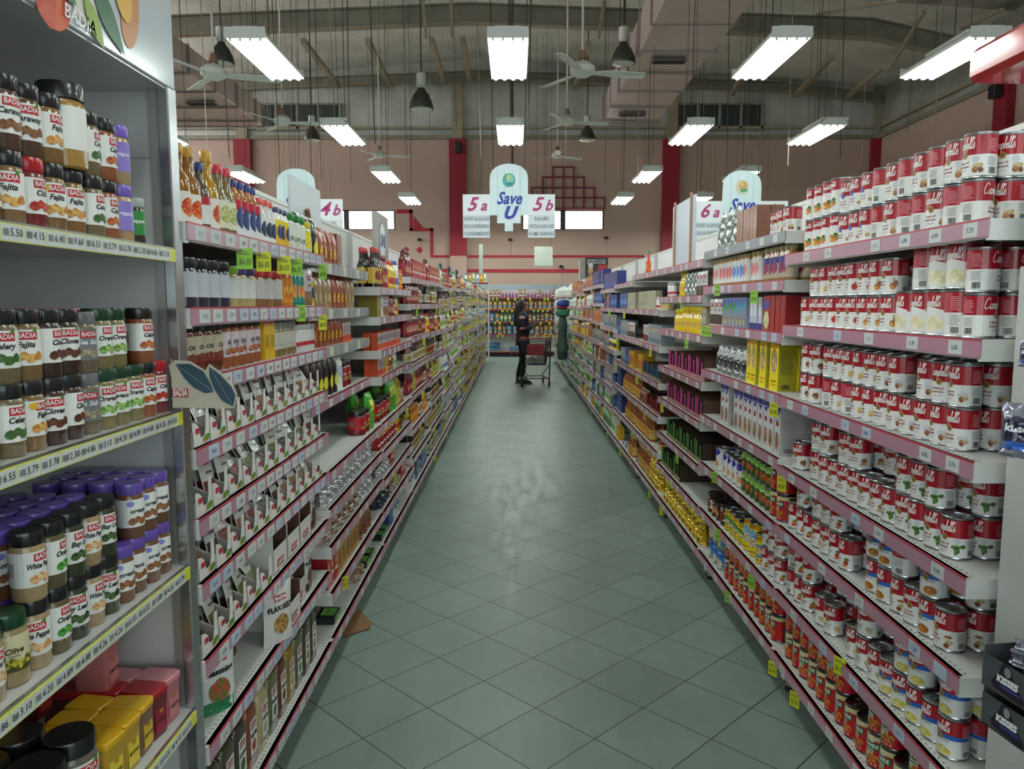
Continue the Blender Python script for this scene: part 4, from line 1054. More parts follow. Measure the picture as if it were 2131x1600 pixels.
for xi, (x, nm) in enumerate(rows_x):
    for yi, y in enumerate(rows_y):
        if yi == 6 and xi != 3: continue  # rearmost fixture over the aisle is added, hidden, to brighten the back wall
        if xi in (0, 1) and yi < 2: continue
        o = empty('fluorescent_light', (x, y, ZL))
        tag(o, 'four-tube hanging fluorescent light, %s from the camera in the %s' % (ordn(yi + 1), nm), 'ceiling light', 'hanging fluorescent lights')
        obj('housing', LH, o)
        for t in LT_: obj('tube', t, o)
        c = MB()
        top = roofz(x) - ZL
        for s in (-1, 1): c.tube((0, s * .3, .15), (s * .05, s * .34, top - .02), .003, CABLE, 5)
        c.tube((.02, 0, .15), (.02, 0, top - .02), .005, CABLE, 5)
        obj('suspension_cable', c.mesh('suspension_cable'), o)

for x, nm in ((-5.4, 'behind the Save board over the spice side'), (-6.3, 'behind the sign over the spice side, further left'), (-.95, 'behind the 5a board'), (.85, 'behind the 5b board'), (5.3, 'behind the 6a board'), (6.7, 'behind the 6b board')):  # extra fixtures added behind the signs to brighten the lower back wall
  for yq, nq in ((20.8, ''), (22.3, ', second one back')):
    if x == 0 and yq < 21: continue
    o = empty('fluorescent_light', (x, yq, ZL)); tag(o, 'added hidden four-tube light near back wall, ' + nm + nq, 'ceiling light', 'hanging fluorescent lights')
    obj('housing', LH, o)
    for t in LT_: obj('tube', t, o)
    c = MB()
    for s in (-1, 1): c.tube((0, s * .3, .15), (s * .05, s * .34, roofz(x) - ZL - .02), .003, CABLE, 5)
    obj('suspension_cable', c.mesh('suspension_cable'), o)

# thin hanging wires seen all over the ceiling
wr = random.Random(3)
k = 0
for px, py0, Yd in ((345, 0, 9), (382, 140, 11), (418, 0, 8), (470, 130, 12), (548, 0, 10), (660, 30, 9), (692, 30, 14), (722, 0, 10), (765, 100, 13), (778, 170, 12), (838, 90, 15), (843, 150, 16), (893, 200, 18), (948, 0, 14), (1000, 100, 8.6), (1100, 60, 8.6), (1180, 0, 9), (1262, 120, 14), (1330, 200, 12), (1362, 150, 13), (1426, 80, 10), (1440, 160, 15), (1470, 120, 14), (1562, 20, 10), (1650, 60, 11), (1700, 120, 12), (1742, 140, 13), (1752, 260, 14), (1800, 150, 12), (1900, 60, 13), (1960, 0, 12), (620, 190, 14), (600, 140, 16)):
    a = P(px, py0, Yd); zt_ = roofz(a.x); lo = P(px, wr.choice((270, 300, 345, 380, 330)), Yd).z
    w = MB(); w.tube((a.x, Yd, max(lo, 3.0)), (a.x + wr.uniform(-.15, .15), Yd, zt_), .004 if k % 3 else .008, mat('3a3836' if k % 2 else '8a8478', .6), 5)
    o = obj('hanging_wire', w.mesh('hanging_wire'))
    tag(o, 'thin %s wire hanging from the roof, %s from the left' % ('dark' if k % 2 else 'pale', ordn(k + 1)), 'wire', 'hanging wires'); k += 1

# ceiling fans
FANM = mat('cfd0c8', .5)
def fan(px, py, Y, ang, lbl, tilt=0):
    c = P(px, py, Y); o = empty('ceiling_fan', tuple(c))
    tag(o, lbl, 'ceiling fan', 'ceiling fans')
    h = MB(); h.lathe([(.03, .1), (.10, .08), (.15, .03), (.15, -.03), (.08, -.07), (0, -.075)], FANM, 20); obj('motor', h.mesh('motor'), o)
    r = MB(); r.tube((0, 0, .09), (0, 0, roofz(c.x) - c.z), .014, FANM, 8); r.lathe([(.06, .12), (.03, .22)], mat('8a6a50', .5), 12); obj('rod', r.mesh('rod'), o)
    for i in range(3):
        b = MB(); b.add([(.13, -.04, .0), (.35, -.07, .01), (.74, -.065, .0), (.76, 0, 0), (.74, .065, -.03), (.35, .07, -.02), (.13, .04, -.01)] + [(.13, -.04, -.008), (.35, -.07, .002), (.74, -.065, -.008), (.76, 0, -.008), (.74, .065, -.038), (.35, .07, -.028), (.13, .04, -.018)],
                        [(0, 1, 2, 3, 4, 5, 6), (13, 12, 11, 10, 9, 8, 7)] + [(j, 7 + j, 7 + (j + 1) % 7, (j + 1) % 7) for j in range(7)], FANM)
        obj('blade', b.mesh('blade', 0), o, (0, 0, -.02), ang + i * 2 * PI / 3)
fan(1212, 146, 9.2, .12, 'white three-blade fan hanging beside the bare metal duct, nearest one')
fan(1180, 252, 14.0, .1, 'cream three-blade fan behind the nearest fan, below the duct end')
fan(1160, 323, 19.5, .5, 'small distant fan above the red wall lattice')
fan(790, 322, 19.5, .1, 'small distant fan in front of the pink wall, left of the red column')
fan(588, 252, 13.5, .1, 'cream fan hanging in front of the louvred frame')
fan(445, 152, 9.2, .2, 'white fan partly above the left duct, nearest on that side')

# dome pendants
def pendant(px, py, Y, lbl, s=1.0):
    c = P(px, py, Y); o = empty('dome_pendant', tuple(c)); tag(o, lbl, 'pendant lamp', 'grey dome pendants')
    D = mat('55554f', .35, .6); h = MB()
    h.lathe([(.21, 0), (.215, .02), (.19, .12), (.14, .24), (.07, .33), (.06, .36), (.05, .35), (.13, .23), (.18, .11), (.2, .02), (.2, 0.002)], D, 24); obj('shade', h.mesh('shade'), o)
    g = MB(); g.lathe([(.198, .005), (.15, -.02), (0, -.03)], mat('c8c8c0', .3), 20); obj('lens', g.mesh('lens'), o)
    b = MB(); b.lathe([(.05, .36), (.085, .4), (.085, .6), (.04, .63)], mat('c4c4c0', .5), 16); obj('ballast', b.mesh('ballast'), o)
    r = MB(); r.tube((0, 0, .6), (0, 0, roofz(c.x) - c.z), .012, CABLE, 8); obj('rod', r.mesh('rod'), o)
pendant(877, 228, 13.6, 'grey dome pendant left of the middle light row')
pendant(1297, 133, 13.6, 'grey dome pendant against the side of the bare duct')
pendant(462, 133, 13.6, 'brownish dome pendant above the left fan blades')
pendant(1222, 292, 20.0, 'distant dome pendant under the end of the duct')
pendant(650, 292, 20.0, 'distant dome pendant beside the louvred frame')

# ducts
DUCT = mat('d2bcb6', .38, .35, var=.12, scale=2.0, bump=.2)
def duct(x0, x1, z0, z1, y0, y1, lbl, vents):
    o = empty('air_duct', ((x0 + x1) / 2, y0, z0)); tag(o, lbl, 'duct')
    cx = (x0 + x1) / 2; b = MB(); r_ = random.Random(5)
    y = y0; secs = []
    while y < y1:
        secs.append(y); y += 1.22
    secs.append(y1)
    for a, c in zip(secs, secs[1:]):
        b.box(x0 - cx + r_.uniform(-.02, .02), a - y0, r_.uniform(-.015, .015), x1 - cx + r_.uniform(-.02, .02), c - y0 - .004, z1 - z0, DUCT, .01)
    obj('duct_body', b.mesh('duct_body', 0), o)
    fl = MB()
    for a in secs: fl.box(x0 - cx - .03, a - y0 - .02, -.03, x1 - cx + .03, a - y0 + .02, z1 - z0 + .02, mat('a09492', .35, .7))
    obj('flange', fl.mesh('flange', 0), o)
    for px, py in vents:
        q = P(px, py, 10); d = q - Vector((0, 0, CAMZ)); k_ = (z0 - .03 - CAMZ) / d.z; X = d.x * k_; Y = d.y * k_
        g = MB(); g.box(-.3, -.1, -.03, .3, .1, 0, mat('6c6664', .5))
        for j in range(7): g.box(-.27, -.09 + j * .027, -.04, .27, -.08 + j * .027, -.03, mat('2c2a2a', .5))
        obj('grille', g.mesh('grille', 0), o, (X - cx, Y - y0, -.02))
    h = MB()
    for a in secs[::2]:
        for s in (x0 - cx, x1 - cx): h.tube((s, a - y0, z1 - z0), (s, a - y0, roofz(cx + s) - z0), .008, CABLE, 5)
    obj('hanger', h.mesh('hanger'), o)
duct(2.08, 3.34, 5.8, 6.4, 1.0, 18.3, 'long rectangular bare metal duct on the right under the roof', ((1392, 127), (1315, 238)))
duct(-8.6, -6.0, 5.8, 6.3, 1.0, 18.6, 'long rectangular bare metal duct on the left under the roof', ((420, 215),))
# ------------------------------------------------------------------ shelving
SHW = mat('d6d4cf', .4, coat=.15); PANEL = mat('d9dad8', .5); DARKP = mat('c4c2be', .6)
RAILP = mat('b58498', .3, coat=.5); RAILR = mat('b03040', .35); CARD = mat('c9cdc8', .5); CARDB = mat('b4c0d0', .5); RAILG = mat('8c9096', .4)
BAY = 1.27
Y0R, Y0L = 1.70, 1.77
XFR, XFL = 1.05, .76
SD = .45
NB = 15
HR = {1: [1.77, 1.50, 1.221, .946, .705, .44, .18], 2: [1.863, 1.675, 1.468, 1.222, .965, .695, .43, .18], 3: [1.828, 1.629, 1.405, 1.14, .91, .655, .42, .18],
      4: [1.828, 1.535, 1.272, 1.0, .75, .485, .18], 5: [1.777, 1.535, 1.272, 1.0, .75, .485, .18]}
HL = {1: [1.77, 1.572, 1.405, 1.235, 1.062, .90, .705, .485, .18], 2: [1.76, 1.56, 1.39, 1.16, .89, .735, .575, .375, .18], 3: [1.677, 1.507, 1.314, 1.162, .89, .72, .55, .37, .18]}
rb = random.Random(11)
base = [1.78, 1.56, 1.34, 1.12, .90, .67, .43, .18]
for b in range(4, NB + 1):
    j = 0 if b % 2 else rb.uniform(-.05, .05)
    HL[b] = [z + (j + rb.uniform(-.03, .03) if i < 7 else 0) for i, z in enumerate(base)]
    if b > 5: HR[b] = [z + (rb.uniform(-.04, .04) if i < 7 else 0) for i, z in enumerate(base)]
DEP = {}     # (side,bay,shelf) -> setback of the front edge
for s_ in range(4): DEP['L', 2, s_] = .07
sd_ = {'R': (XFR, 1, Y0R, 'soup'), 'L': (XFL, -1, Y0L, 'spice')}

def shelf_mesh(zs, dep, sgn, dense, seed, rail):
    """shelf board in local coords: x from 0 (front) to dep (back) * sgn, y 0..BAY"""
    r = random.Random(seed)
    b = MB(); g = .004
    b.box(0, g, -.018, sgn * dep, BAY - g, -.003, SHW)
    b.box(0, g, -.045, sgn * .015, BAY - g, -.003, SHW)
    for y in (g - .0015, BAY - g - .0105): b.box(-sgn * .0006, y, -.05, sgn * dep * .96, y + .012, -.0022, SHW)
    for i in range(60): b.box(sgn * .022, g + .02 + i * .0205, -.0032, sgn * .028, g + .026 + i * .0205, -.0025, mat('8c8a86', .6))
    p = MB(); a = sgn * -.001; c = sgn * -.004
    if rail == 'grey':
        p.box(a, g, -.042, c, BAY - g, 0, RAILG)
    elif rail == 'clear':
        p.box(a, g, -.05, c, BAY - g, .0, mat('aab0ae', .15, coat=.5))
        for i in range(12): p.box(c, .04 + i * .1, -.045, c - sgn * .002, .1 + i * .1, -.004, mat('8a8e94' if i % 3 else 'c8c8b0', .4))
    else:
        p.box(a, g, -.042, c, BAY - g, -.004, RAILP); p.box(a * 0, g, -.004, c, BAY - g, .0, RAILR)
    if rail != 'clear':
        y = .04 + r.random() * .05
        while y < BAY - .09:
            w = .055 if not dense else .062
            col = CARD if r.random() < .75 else CARDB
            p.box(c, y, -.039, c - sgn * .0012, y + w, -.006, col)
            if dense or r.random() < .8:
                q = txt(r.choice(('7.29', '6.85', '6.99', '4.25', '5.15', '3.79', '2.95', '8.40')), .016)
                X = c - sgn * .002
                p.poly(q, (lambda u, v, X=X, y=y, w=w: (X, y + w * .5 - sgn * u, -.023 + v)), mat('4a5c8c', .5))
            y += w + (r.random() * .03 + .012 if dense else r.random() * .22 + .06)
    return b.mesh('shelf', 0), p.mesh('price_rail', 0)

def build_bay(side, b):
    XF, sg, Y0, nm = sd_[side]
    H = HR[b] if side == 'R' else HL[b]
    y = Y0 + (b - 1) * BAY
    o = empty('gondola_shelving', (sg * XF, y, 0))
    tag(o, 'white gondola shelving bay, %s from the near end on the %s side' % (ordn(b), nm), 'shelf unit', 'gondola shelving on the %s side' % nm)
    pn = MB(); pn.box(sg * SD, 0, .08, sg * (SD + .02), BAY - .003, 2.1, PANEL)
    pn.box(sg * (SD - .004), 0, 2.09, sg * (SD + .03), BAY - .003, 2.11, SHW)
    obj('back_panel', pn.mesh('back_panel', 0), o)
    up = MB()
    up.box(sg * (SD - .03), -.014, .02, sg * SD, .014, 2.1, DARKP)
    up.box(sg * .05, -.018, .05, sg * SD, .018, .11, SHW)
    up.box(sg * .07, -.015, .018, sg * .10, .015, .13, mat('8c8c8a', .5))
    up.lathe([(.022, 0), (.022, .008), (.008, .012), (.008, .03)], mat('1c1c1c', .5), 10, cx=sg * .085)
    obj('upright', up.mesh('upright', 0), o)
    for i, z in enumerate(H):
        dp = DEP.get((side, b, i), 0)
        rail = 'pink'
        if side == 'R' and b == 2 and i == 0: rail = 'grey'
        if side == 'L' and b == 2 and i < 3: rail = 'clear'
        dense = side == 'L' and b == 1
        me, pm = shelf_mesh(z, SD - dp, sg, dense, hash((b, i)) if False else b * 31 + i * 7 + (side == 'L'), rail)
        s = obj('shelf', me, o, (sg * dp, 0, z))
        obj('price_rail', pm, s)
    if side == 'L' and b == 1 or side == 'R' and b == 1:
        pass
for b in range(1, NB + 1):
    build_bay('R', b); build_bay('L', b)

# ------------------------------------------------------------------ filling
FR_ = random.Random(99)
COUNT = {}
def fill(side, b, i, seq, s0=.03, maxs=1.25):
    XF, sg, Y0, nm = sd_[side]
    H = (HR if side == 'R' else HL)[b]
    z0 = H[i] - .003; y0 = Y0 + (b - 1) * BAY
    s = s0; idx = COUNT.get((side, b, i), 0)
    dp = DEP.get((side, b, i), 0)
    solo = b >= 5
    ceil_ = (H[i - 1] - .0255 - z0) if i > 0 else 9
    for e in seq:
        if isinstance(e, (int, float)):
            s += e; continue
        key, n_, *o_ = e
        op = o_[0] if o_ else {}
        k = K[key]
        tiers = op.get('t', 1); rows = op.get('r', 2 if b <= 3 and k.d < .16 else 1); gap = op.get('g', .004)
        up = op.get('up'); inset = op.get('in', .03); turn = op.get('turn', 0); tilt = op.get('tilt', 0); sc_ = op.get('s', 1.0); zo = op.get('z', 0)
        while k.h * tiers * sc_ > ceil_ and tiers > 1: tiers -= 1
        if k.h * sc_ * tiers > ceil_: sc_ = ceil_ / (k.h * tiers) * .98
        w, d = (k.d, k.w) if turn == 90 else (k.w, k.d)
        w *= sc_; d *= sc_
        for q in range(n_):
            if s + w > maxs: break
            s += w / 2; idx += 1
            for row in range(rows):
                for t in range(tiers):
                    if t == tiers - 1 and t > 0 and up is not None and row == 0 and q not in up: continue
                    if inset + d * (row + 1) > SD - dp - .01: continue
                    ang = -sg * PI / 2
                    # turn a little towards the entrance (the front face looks down the aisle)
                    tw = FR_.uniform(-.25, 1.0) * k.turn
                    rz = ang + sg * tw + (sg * -PI / 2 if turn == 90 else 0) + (sg * math.radians(op.get('yaw', 0)))
                    if op.get('back') and FR_.random() < op['back']: rz += 2.2 * sg
                    X = sg * (XF + dp + inset + d * (row + .5) + FR_.uniform(-.3, .3) * .006 + .003 * row)
                    Y = y0 + s
                    tier = ('' if tiers == 1 else ('upper ' if t == tiers - 1 else ('lower ' if t == 0 else 'middle ')))
                    rw = 'front' if row == 0 else ('second' if row == 1 else 'third')
                    place = ('%s%s row, ' % (tier, rw)) if (tiers > 1 or rows > 1) else ''
                    lb = '%s, %s%s on %s shelf, %s %s-side bay' % (k.desc, place, ordn(idx), ordn(i + 1), ordn(b), nm)
                    if len(lb.split()) > 16: lb = '%s, %s%s on %s shelf, %s %s-side bay' % (' '.join(k.desc.split()[:5]) if k.desc.split()[4] not in ('with', 'and', 'of') else ' '.join(k.desc.split()[:4]), place, ordn(idx), ordn(i + 1), ordn(b), nm)
                    ob = put(key, (X, Y, z0 + t * k.h * sc_ + zo), rz, lb, '%ss on the %s shelf of the %s %s-side bay' % (k.name.replace('_', ' '), ordn(i + 1), ordn(b), nm), solo=solo,
                             scale=(sc_,) * 3 if sc_ != 1 else None, tilt=(tilt, 0) if tilt else None)
            s += w / 2 + gap
    COUNT[side, b, i] = idx

# --- right, first bay (near -> far)
U = lambda *a: set(a)
fill('R', 1, 0, [.10, ('mushroom', 4, dict(t=2, back=.3)), ('mushroom', 3, dict(t=2, back=.4)), ('badge', 3, dict(t=2)), ('healthy', 6, dict(t=2, up=U(0, 1, 2, 3, 4, 5)))])
fill('R', 1, 1, [.06, ('garlic', 1, dict(t=2, back=1)), ('chowder', 4, dict(t=2, up=U(0, 1, 2), back=.3)), .015, ('onion', 3, dict(t=2, up=U(0, 1, 2))), ('tomato', 3, dict(t=2)), ('noodle', 3, dict(t=2, up=U(0, 1))), ('cchicken', 2, dict(t=1))])
fill('R', 1, 2, [.10, ('garlic', 6, dict(t=2, up=U(0, 1, 2, 4, 5))), ('noodle', 5, dict(t=2, back=.2)), .05, ('beef', 3, dict(t=2))])
fill('R', 1, 3, [.10, ('broccoli', 5, dict(t=2, up=U(1, 2, 3))), ('chickmush', 5, dict(t=2, up=U(2, 3))), ('chickmush', 2, dict(t=2, up=U(0, 1))), .10, ('beef', 1, dict(r=2)), .03, ('beef', 1, dict(r=2))])
fill('R', 1, 4, [.10, ('goldenm', 1, dict(t=2, up=U())), ('bluemush', 1, dict(t=2)), ('goldenm', 2, dict(t=2, up=U(1), back=.3)), ('bluemush', 2, dict(t=2, r=2)), .12, ('minestrone', 4, dict(t=2, up=U(1, 2, 3))), ('vegetable', 4, dict(t=2, up=U(1, 3)))])
fill('R', 1, 5, [.06, ('celery', 5, dict(t=2, r=3, up=U(0, 2, 3), back=.2)), ('cchicken', 3, dict(t=2, up=U(1))), .10, ('cchicken', 2, dict(t=2, up=U())), .05, ('vegetable', 3, dict(t=2, up=U(0, 1, 2), back=.3))])
fill('R', 1, 6, [.10, ('peas', 16, dict(t=2, r=3, up=U(0, 1, 3, 4, 7, 8, 9, 10, 11, 12, 13, 14, 15)))])
# --- right, second bay
fill('R', 2, 0, [.06, ('mushroom', 3, dict(t=1, r=1)), .15, ('kraftpack', 3, dict(r=2, turn=0)), .02, ('silverbag', 3, dict(r=1)), ])
fill('R', 2, 1, [.04, ('goldlidn', 5, dict(r=2)), .05, ('goldlid', 2), .05, ('goldlid', 1), ('goldlidb', 3), ('goldlid', 6)])
fill('R', 2, 2, [.04, ('redplain', 3, dict(r=2)), ('redsoup', 1), .02, ('navybox', 3), .05, ('teateal', 3), ('teagreen', 4), ('pk1', 6, dict(r=1))])
fill('R', 2, 3, [.12, ('yelcart', 1, dict(yaw=10)), .06, ('yelcart', 1, dict(yaw=5)), .05, ('yelcart', 2, dict(r=2, yaw=0)), .02, ('chipsil', 3, dict(r=2)), ('chipsil', 2)])
fill('R', 2, 4, [.05, ('swan', 6, dict(r=2)), ('swan', 3, dict(r=2)), .10, ('swan', 2, dict(r=2))])
fill('R', 2, 5, [.01, ('peas', 2, dict(t=2)), ('greenpeas', 6, dict(t=2)), ('swancan', 4, dict(t=2, up=U(1, 3))), .06, ('swancan', 1), .12, ('glove', 1)])
fill('R', 2, 6, [.02, ('vegetable', 3, dict(t=2)), ('bluebroth', 1), .02, ('yelbroth', 1), ('yelbroth', 1, dict(up=U())), ('yelgreen', 4, dict(t=1)), ('coffee', 1), ('nescan', 2), ('coffee', 1), ('blackwhite', 3, dict(t=2)), .10])
fill('R', 2, 7, [.02, ('peas', 10, dict(t=2, r=2)), .05, ('bluetin', 4, dict(t=2, r=2))])
# --- right, third bay
fill('R', 3, 1, [.04, ('pk1', 3, dict(r=1)), ('silverbag', 3, dict(r=1)), .02, ('bear', 2, dict(r=1)), .2, ('whitejar', 4), ('redtin', 1)])
fill('R', 3, 2, [.03, ('creambox', 2), ('bear', 3), .03, ('bear', 4), ('bear', 3, dict(s=.9)), .03])
fill('R', 3, 3, [.02, ('pinktray', 5, dict(r=1))])
for q in range(5): pass
fill('R', 3, 4, [.02, ('pinktray', 5, dict(r=1))])
fill('R', 3, 4, [.05, ('candybag', 1), .1, ('candybag', 2), .1, ('candybag', 2)], s0=.05, maxs=1.2) if False else None
fill('R', 3, 5, [.02, ('greentray', 6, dict(r=1))])
fill('R', 3, 6, [.60, ('greentray', 3, dict(r=1))])
fill('R', 3, 7, [.02, ('chips', 11, dict(t=2, r=4, g=.0))])
# --- right, fourth and fifth bays
fill('R', 4, 0, [.75, ('orangebot', 1)])
fill('R', 4, 1, [.05, ('redtin', 1), ('whitejar', 3), ('creambox', 3, dict(turn=90)), ('creambox', 4), .02, ('creambox', 4)])
fill('R', 4, 2, [.03, ('greybx', 6, dict(r=1)), ('greybx', 4), ('pk2', 3)])
fill('R', 4, 3, [.02, ('bluetray', 3, dict(r=1)), ('bluetray', 1), ('orangeyel', 3)])
fill('R', 4, 4, [.02, ('redtray2', 3, dict(r=1)), ('copper', 3), ('amber', 5)])
fill('R', 4, 5, [.02, ('redtin', 1), .3, ('amber', 6, dict(r=2)), ('amber', 4)])
fill('R', 4, 6, [.02, ('chips', 4, dict(t=2, r=4, g=0)), ('amber', 8, dict(r=2)), ('tunatin', 1)])
fill('R', 5, 0, [])
fill('R', 5, 1, [.02, ('creambox', 8), ('bluepk', 8)])
fill('R', 5, 2, [.02, ('pk1', 5), ('greybx', 8), ('bluepk', 5)])
fill('R', 5, 3, [.02, ('orangeyel', 4), ('bluepk', 4), ('greybx', 5)])
fill('R', 5, 4, [.02, ('amber', 9), .1, ('navytall', 4)])
fill('R', 5, 5, [.02, ('amber', 7), .2, ('navytall', 5)])
fill('R', 5, 6, [.02, ('amber', 4), .1, ('tunatin', 1), .1, ('tunatin', 1), .2, ('yelbox', 4), ('milky', 4)])
# --- far right bays
def rand_fill(side, b, palettes, start=0):
    H = (HR if side == 'R' else HL)[b]
    for i in range(start, len(H)):
        pal = palettes[min(i, len(palettes) - 1)]
        seq = []; tot = .02
        while tot < 1.15:
            key = FR_.choice(pal); n_ = FR_.choice((2, 3, 3, 4, 5))
            if FR_.random() < .1: seq.append(.08); tot += .08
            ceil_ = (H[i - 1] - .05 - H[i]) if i else .3
            t = 2 if K[key].h * 2 < ceil_ and FR_.random() < .6 else 1
            seq.append((key, n_, dict(t=t, r=1))); tot += n_ * (K[key].w + .004)
        fill(side, b, i, seq, s0=.02)
for b in (6, 7): rand_fill('R', b, [['navytall', 'bluepk'], ['navytall', 'bluepk', 'orangebx'], ['orangebx', 'greybx'], ['greybx', 'orangebx', 'yelsm'], ['orangebx', 'bluepk', 'milky'], ['milky', 'swan', 'bluepk'], ['greentea', 'bluepk', 'milky'], ['yelbox', 'milky', 'greentea']])
for b in (8, 9, 10): rand_fill('R', b, [['orangebx', 'orangebx', 'greybx'], ['orangebx', 'whitebag'], ['orangebx', 'greybx', 'milky'], ['orangebx', 'pasta'], ['pasta', 'milky', 'redbox'], ['greentea', 'mayo', 'milky'], ['greentea', 'milky'], ['greentea', 'flour', 'yelbox']])
for b in range(11, 16): rand_fill('R', b, [['diaper', 'cupstack', 'whitebag'], ['whitebag', 'diaper', 'cupstack'], ['cupstack', 'whitebag', 'diaper'], ['cupstack', 'whitebag', 'greybx'], ['whitebag', 'greentea', 'cupstack'], ['greentea', 'whitebag', 'redbox'], ['greentea', 'mayo'], ['greentea', 'greenp', 'whitebag']])

# --- left, first bay
fill('L', 1, 0, [.05, ('saucebrown', 2), ('bluecapb', 1), ('saucegold', 1), ('redcapb', 1, dict(r=1)), ('redcapb', 1), ('vinegar', 4), ('squat', 3), ('yelsm', 3), ('greenshake', 3), ('yelshake', 3)])
fill('L', 1, 1, [.06, ('navyjar', 4, dict(r=2)), ('limejar', 1), ('violetjar', 2), ('bouillon', 3), ('orangeb', 2), ('tealb', 3), ('pk4', 2), ('hangtan', 2), ('yelsm', 1)])
fill('L', 1, 2, [.03, ('chilijar', 4), ('saltjar', 3), ('saltjar', 2), ('yelbox', 2), ('seedjar', 5), ('whitejar', 5)])
def trayrow(i, pks, off=.02, n_=11):
    """display trays, each with a fan of flat packets leaning in it"""
    XF, sg, Y0, nm = sd_['L']; z = HL[1][i] - .003
    fill('L', 1, i, [('ctray', n_, dict(r=1, g=.008, **{'in': .012}))], s0=off)
    for q in range(n_):
        y = Y0 + off + .05 + q * (K['ctray'].w + .008)
        if y > Y0 + BAY - .06: break
        m_ = FR_.choice((3, 4, 5, 6)); key = FR_.choice(pks); lean = FR_.uniform(.2, .6)
        for j in range(m_):
            put(key, (-(XF + .035 + j * .019), y + FR_.uniform(-.006, .006), z + .006), PI / 2 + FR_.uniform(-.15, .15),
                '%s, %s from the front in the %s tray on the %s spice-side shelf' % (K[key].desc, ordn(j + 1), ordn(q + 1), ordn(i + 1)), 'spice packets in the %s tray of the %s shelf' % (ordn(q + 1), ordn(i + 1)), tilt=(-lean, 0), scale=(.95, .95, .95))
trayrow(3, ['pk1', 'pk4']); trayrow(4, ['pk1', 'pk3', 'pk2']); trayrow(5, ['pk2', 'pk1', 'pk4']); trayrow(6, ['pk3', 'pk1'], .02, 5)
fill('L', 1, 6, [('rbox', 3, dict(r=1, **{'in': .02})), .02, ('pbrown', 2, dict(r=1))], s0=.60)
fill('L', 1, 7, [.09, ('pgreen', 1, dict(r=1, yaw=25)), .06, ('pbrown', 2, dict(r=1, **{'in': .12})), ('pflax', 1, dict(r=1, yaw=20, **{'in': .0})), ('rbox', 1, dict(r=1, **{'in': .0})), .015, ('rbox', 1, dict(r=1)), ('pturm', 1, dict(r=1)), ('rbox', 1, dict(r=1))])
fill('L', 1, 8, [('jugolive', 2, dict(r=1)), ('jugdark', 1, dict(r=1)), ('jugred', 1, dict(r=1)), ('jugcream', 1, dict(r=1)), ('juggreen', 1, dict(r=1)), ('jugbrown', 1, dict(r=1)), ('juggold', 1, dict(r=1)), ('juggreen', 1, dict(r=1)), ('jugolive', 2, dict(r=1))], s0=.06)
# --- left, second bay
fill('L', 2, 0, [.02, ('hangdark', 3), ('hangred', 4), ('kraftpack', 1)])
fill('L', 2, 1, [.02, ('hangtan', 4), ('hangtan', 2), ('hangred', 4), ('hangtan', 2)])
fill('L', 2, 2, [.02, ('hangred', 5), ('hangred', 4), ('orangesm', 4)])
fill('L', 2, 3, [.05, ('hangdark', 6), ('flour', 1, dict(s=.95)), ('redjar', 2, dict(r=1))])
fill('L', 2, 4, [.86, ('redjar', 2, dict(r=1)), ('greenbag', 1)])
fill('L', 2, 5, [.03, ('silver', 5, dict(t=2, r=3)), ('silver', 6, dict(t=2, r=3))])
fill('L', 2, 6, [.03, ('tanpack', 4, dict(t=2, r=2)), ('tanpack', 2, dict(t=2)), ('silver', 4, dict(t=1, r=3))])
fill('L', 2, 7, [.02, ('redbox', 3, dict(s=.95)), ('yelchoc', 6), ('copper', 3)])
fill('L', 2, 8, [.12, ('parcel', 1, dict(r=1)), .35, ('tanpack', 2, dict(r=1)), ('parcel', 2, dict(r=1))])
# --- left, third bay
fill('L', 3, 0, [.05, ('soy', 3), ('ketchup', 3), ('mustardb', 4), ('mayo', 2), ('orangeb', 3)])
fill('L', 3, 1, [.03, ('olivebox', 1, dict(r=1)), ('flour', 1), ('pk4', 2), ('ketchup', 4), ('soyblue', 2), ('mustardb', 2)])
fill('L', 3, 2, [.02, ('orangesm', 18, dict(t=1))])
fill('L', 3, 3, [.02, ('orangesm', 5, dict(t=1)), ('yelbox', 2), ('copper', 2), ('milky', 3)])
fill('L', 3, 4, [.03, ('redjar', 2), ('redjar', 2), ('greenbag', 2), ('oliveoil', 3), ('saltjar', 2)])
fill('L', 3, 5, [.02, ('yellid', 4, dict(t=2)), ('yellid', 3), ('mustardb', 2), ('soy', 3)])
fill('L', 3, 6, [.03, ('silver', 4, dict(r=2)), ('redbox', 2), ('tealb', 1), .4])
fill('L', 3, 7, [.02, ('darkbag', 3, dict(r=2)), ('tanpack', 4), ('redbox', 3)])
fill('L', 3, 8, [.03, ('parcel', 2, dict(r=1)), ('bluepk', 3, dict(s=.8)), .1, ('sugar', 2)])
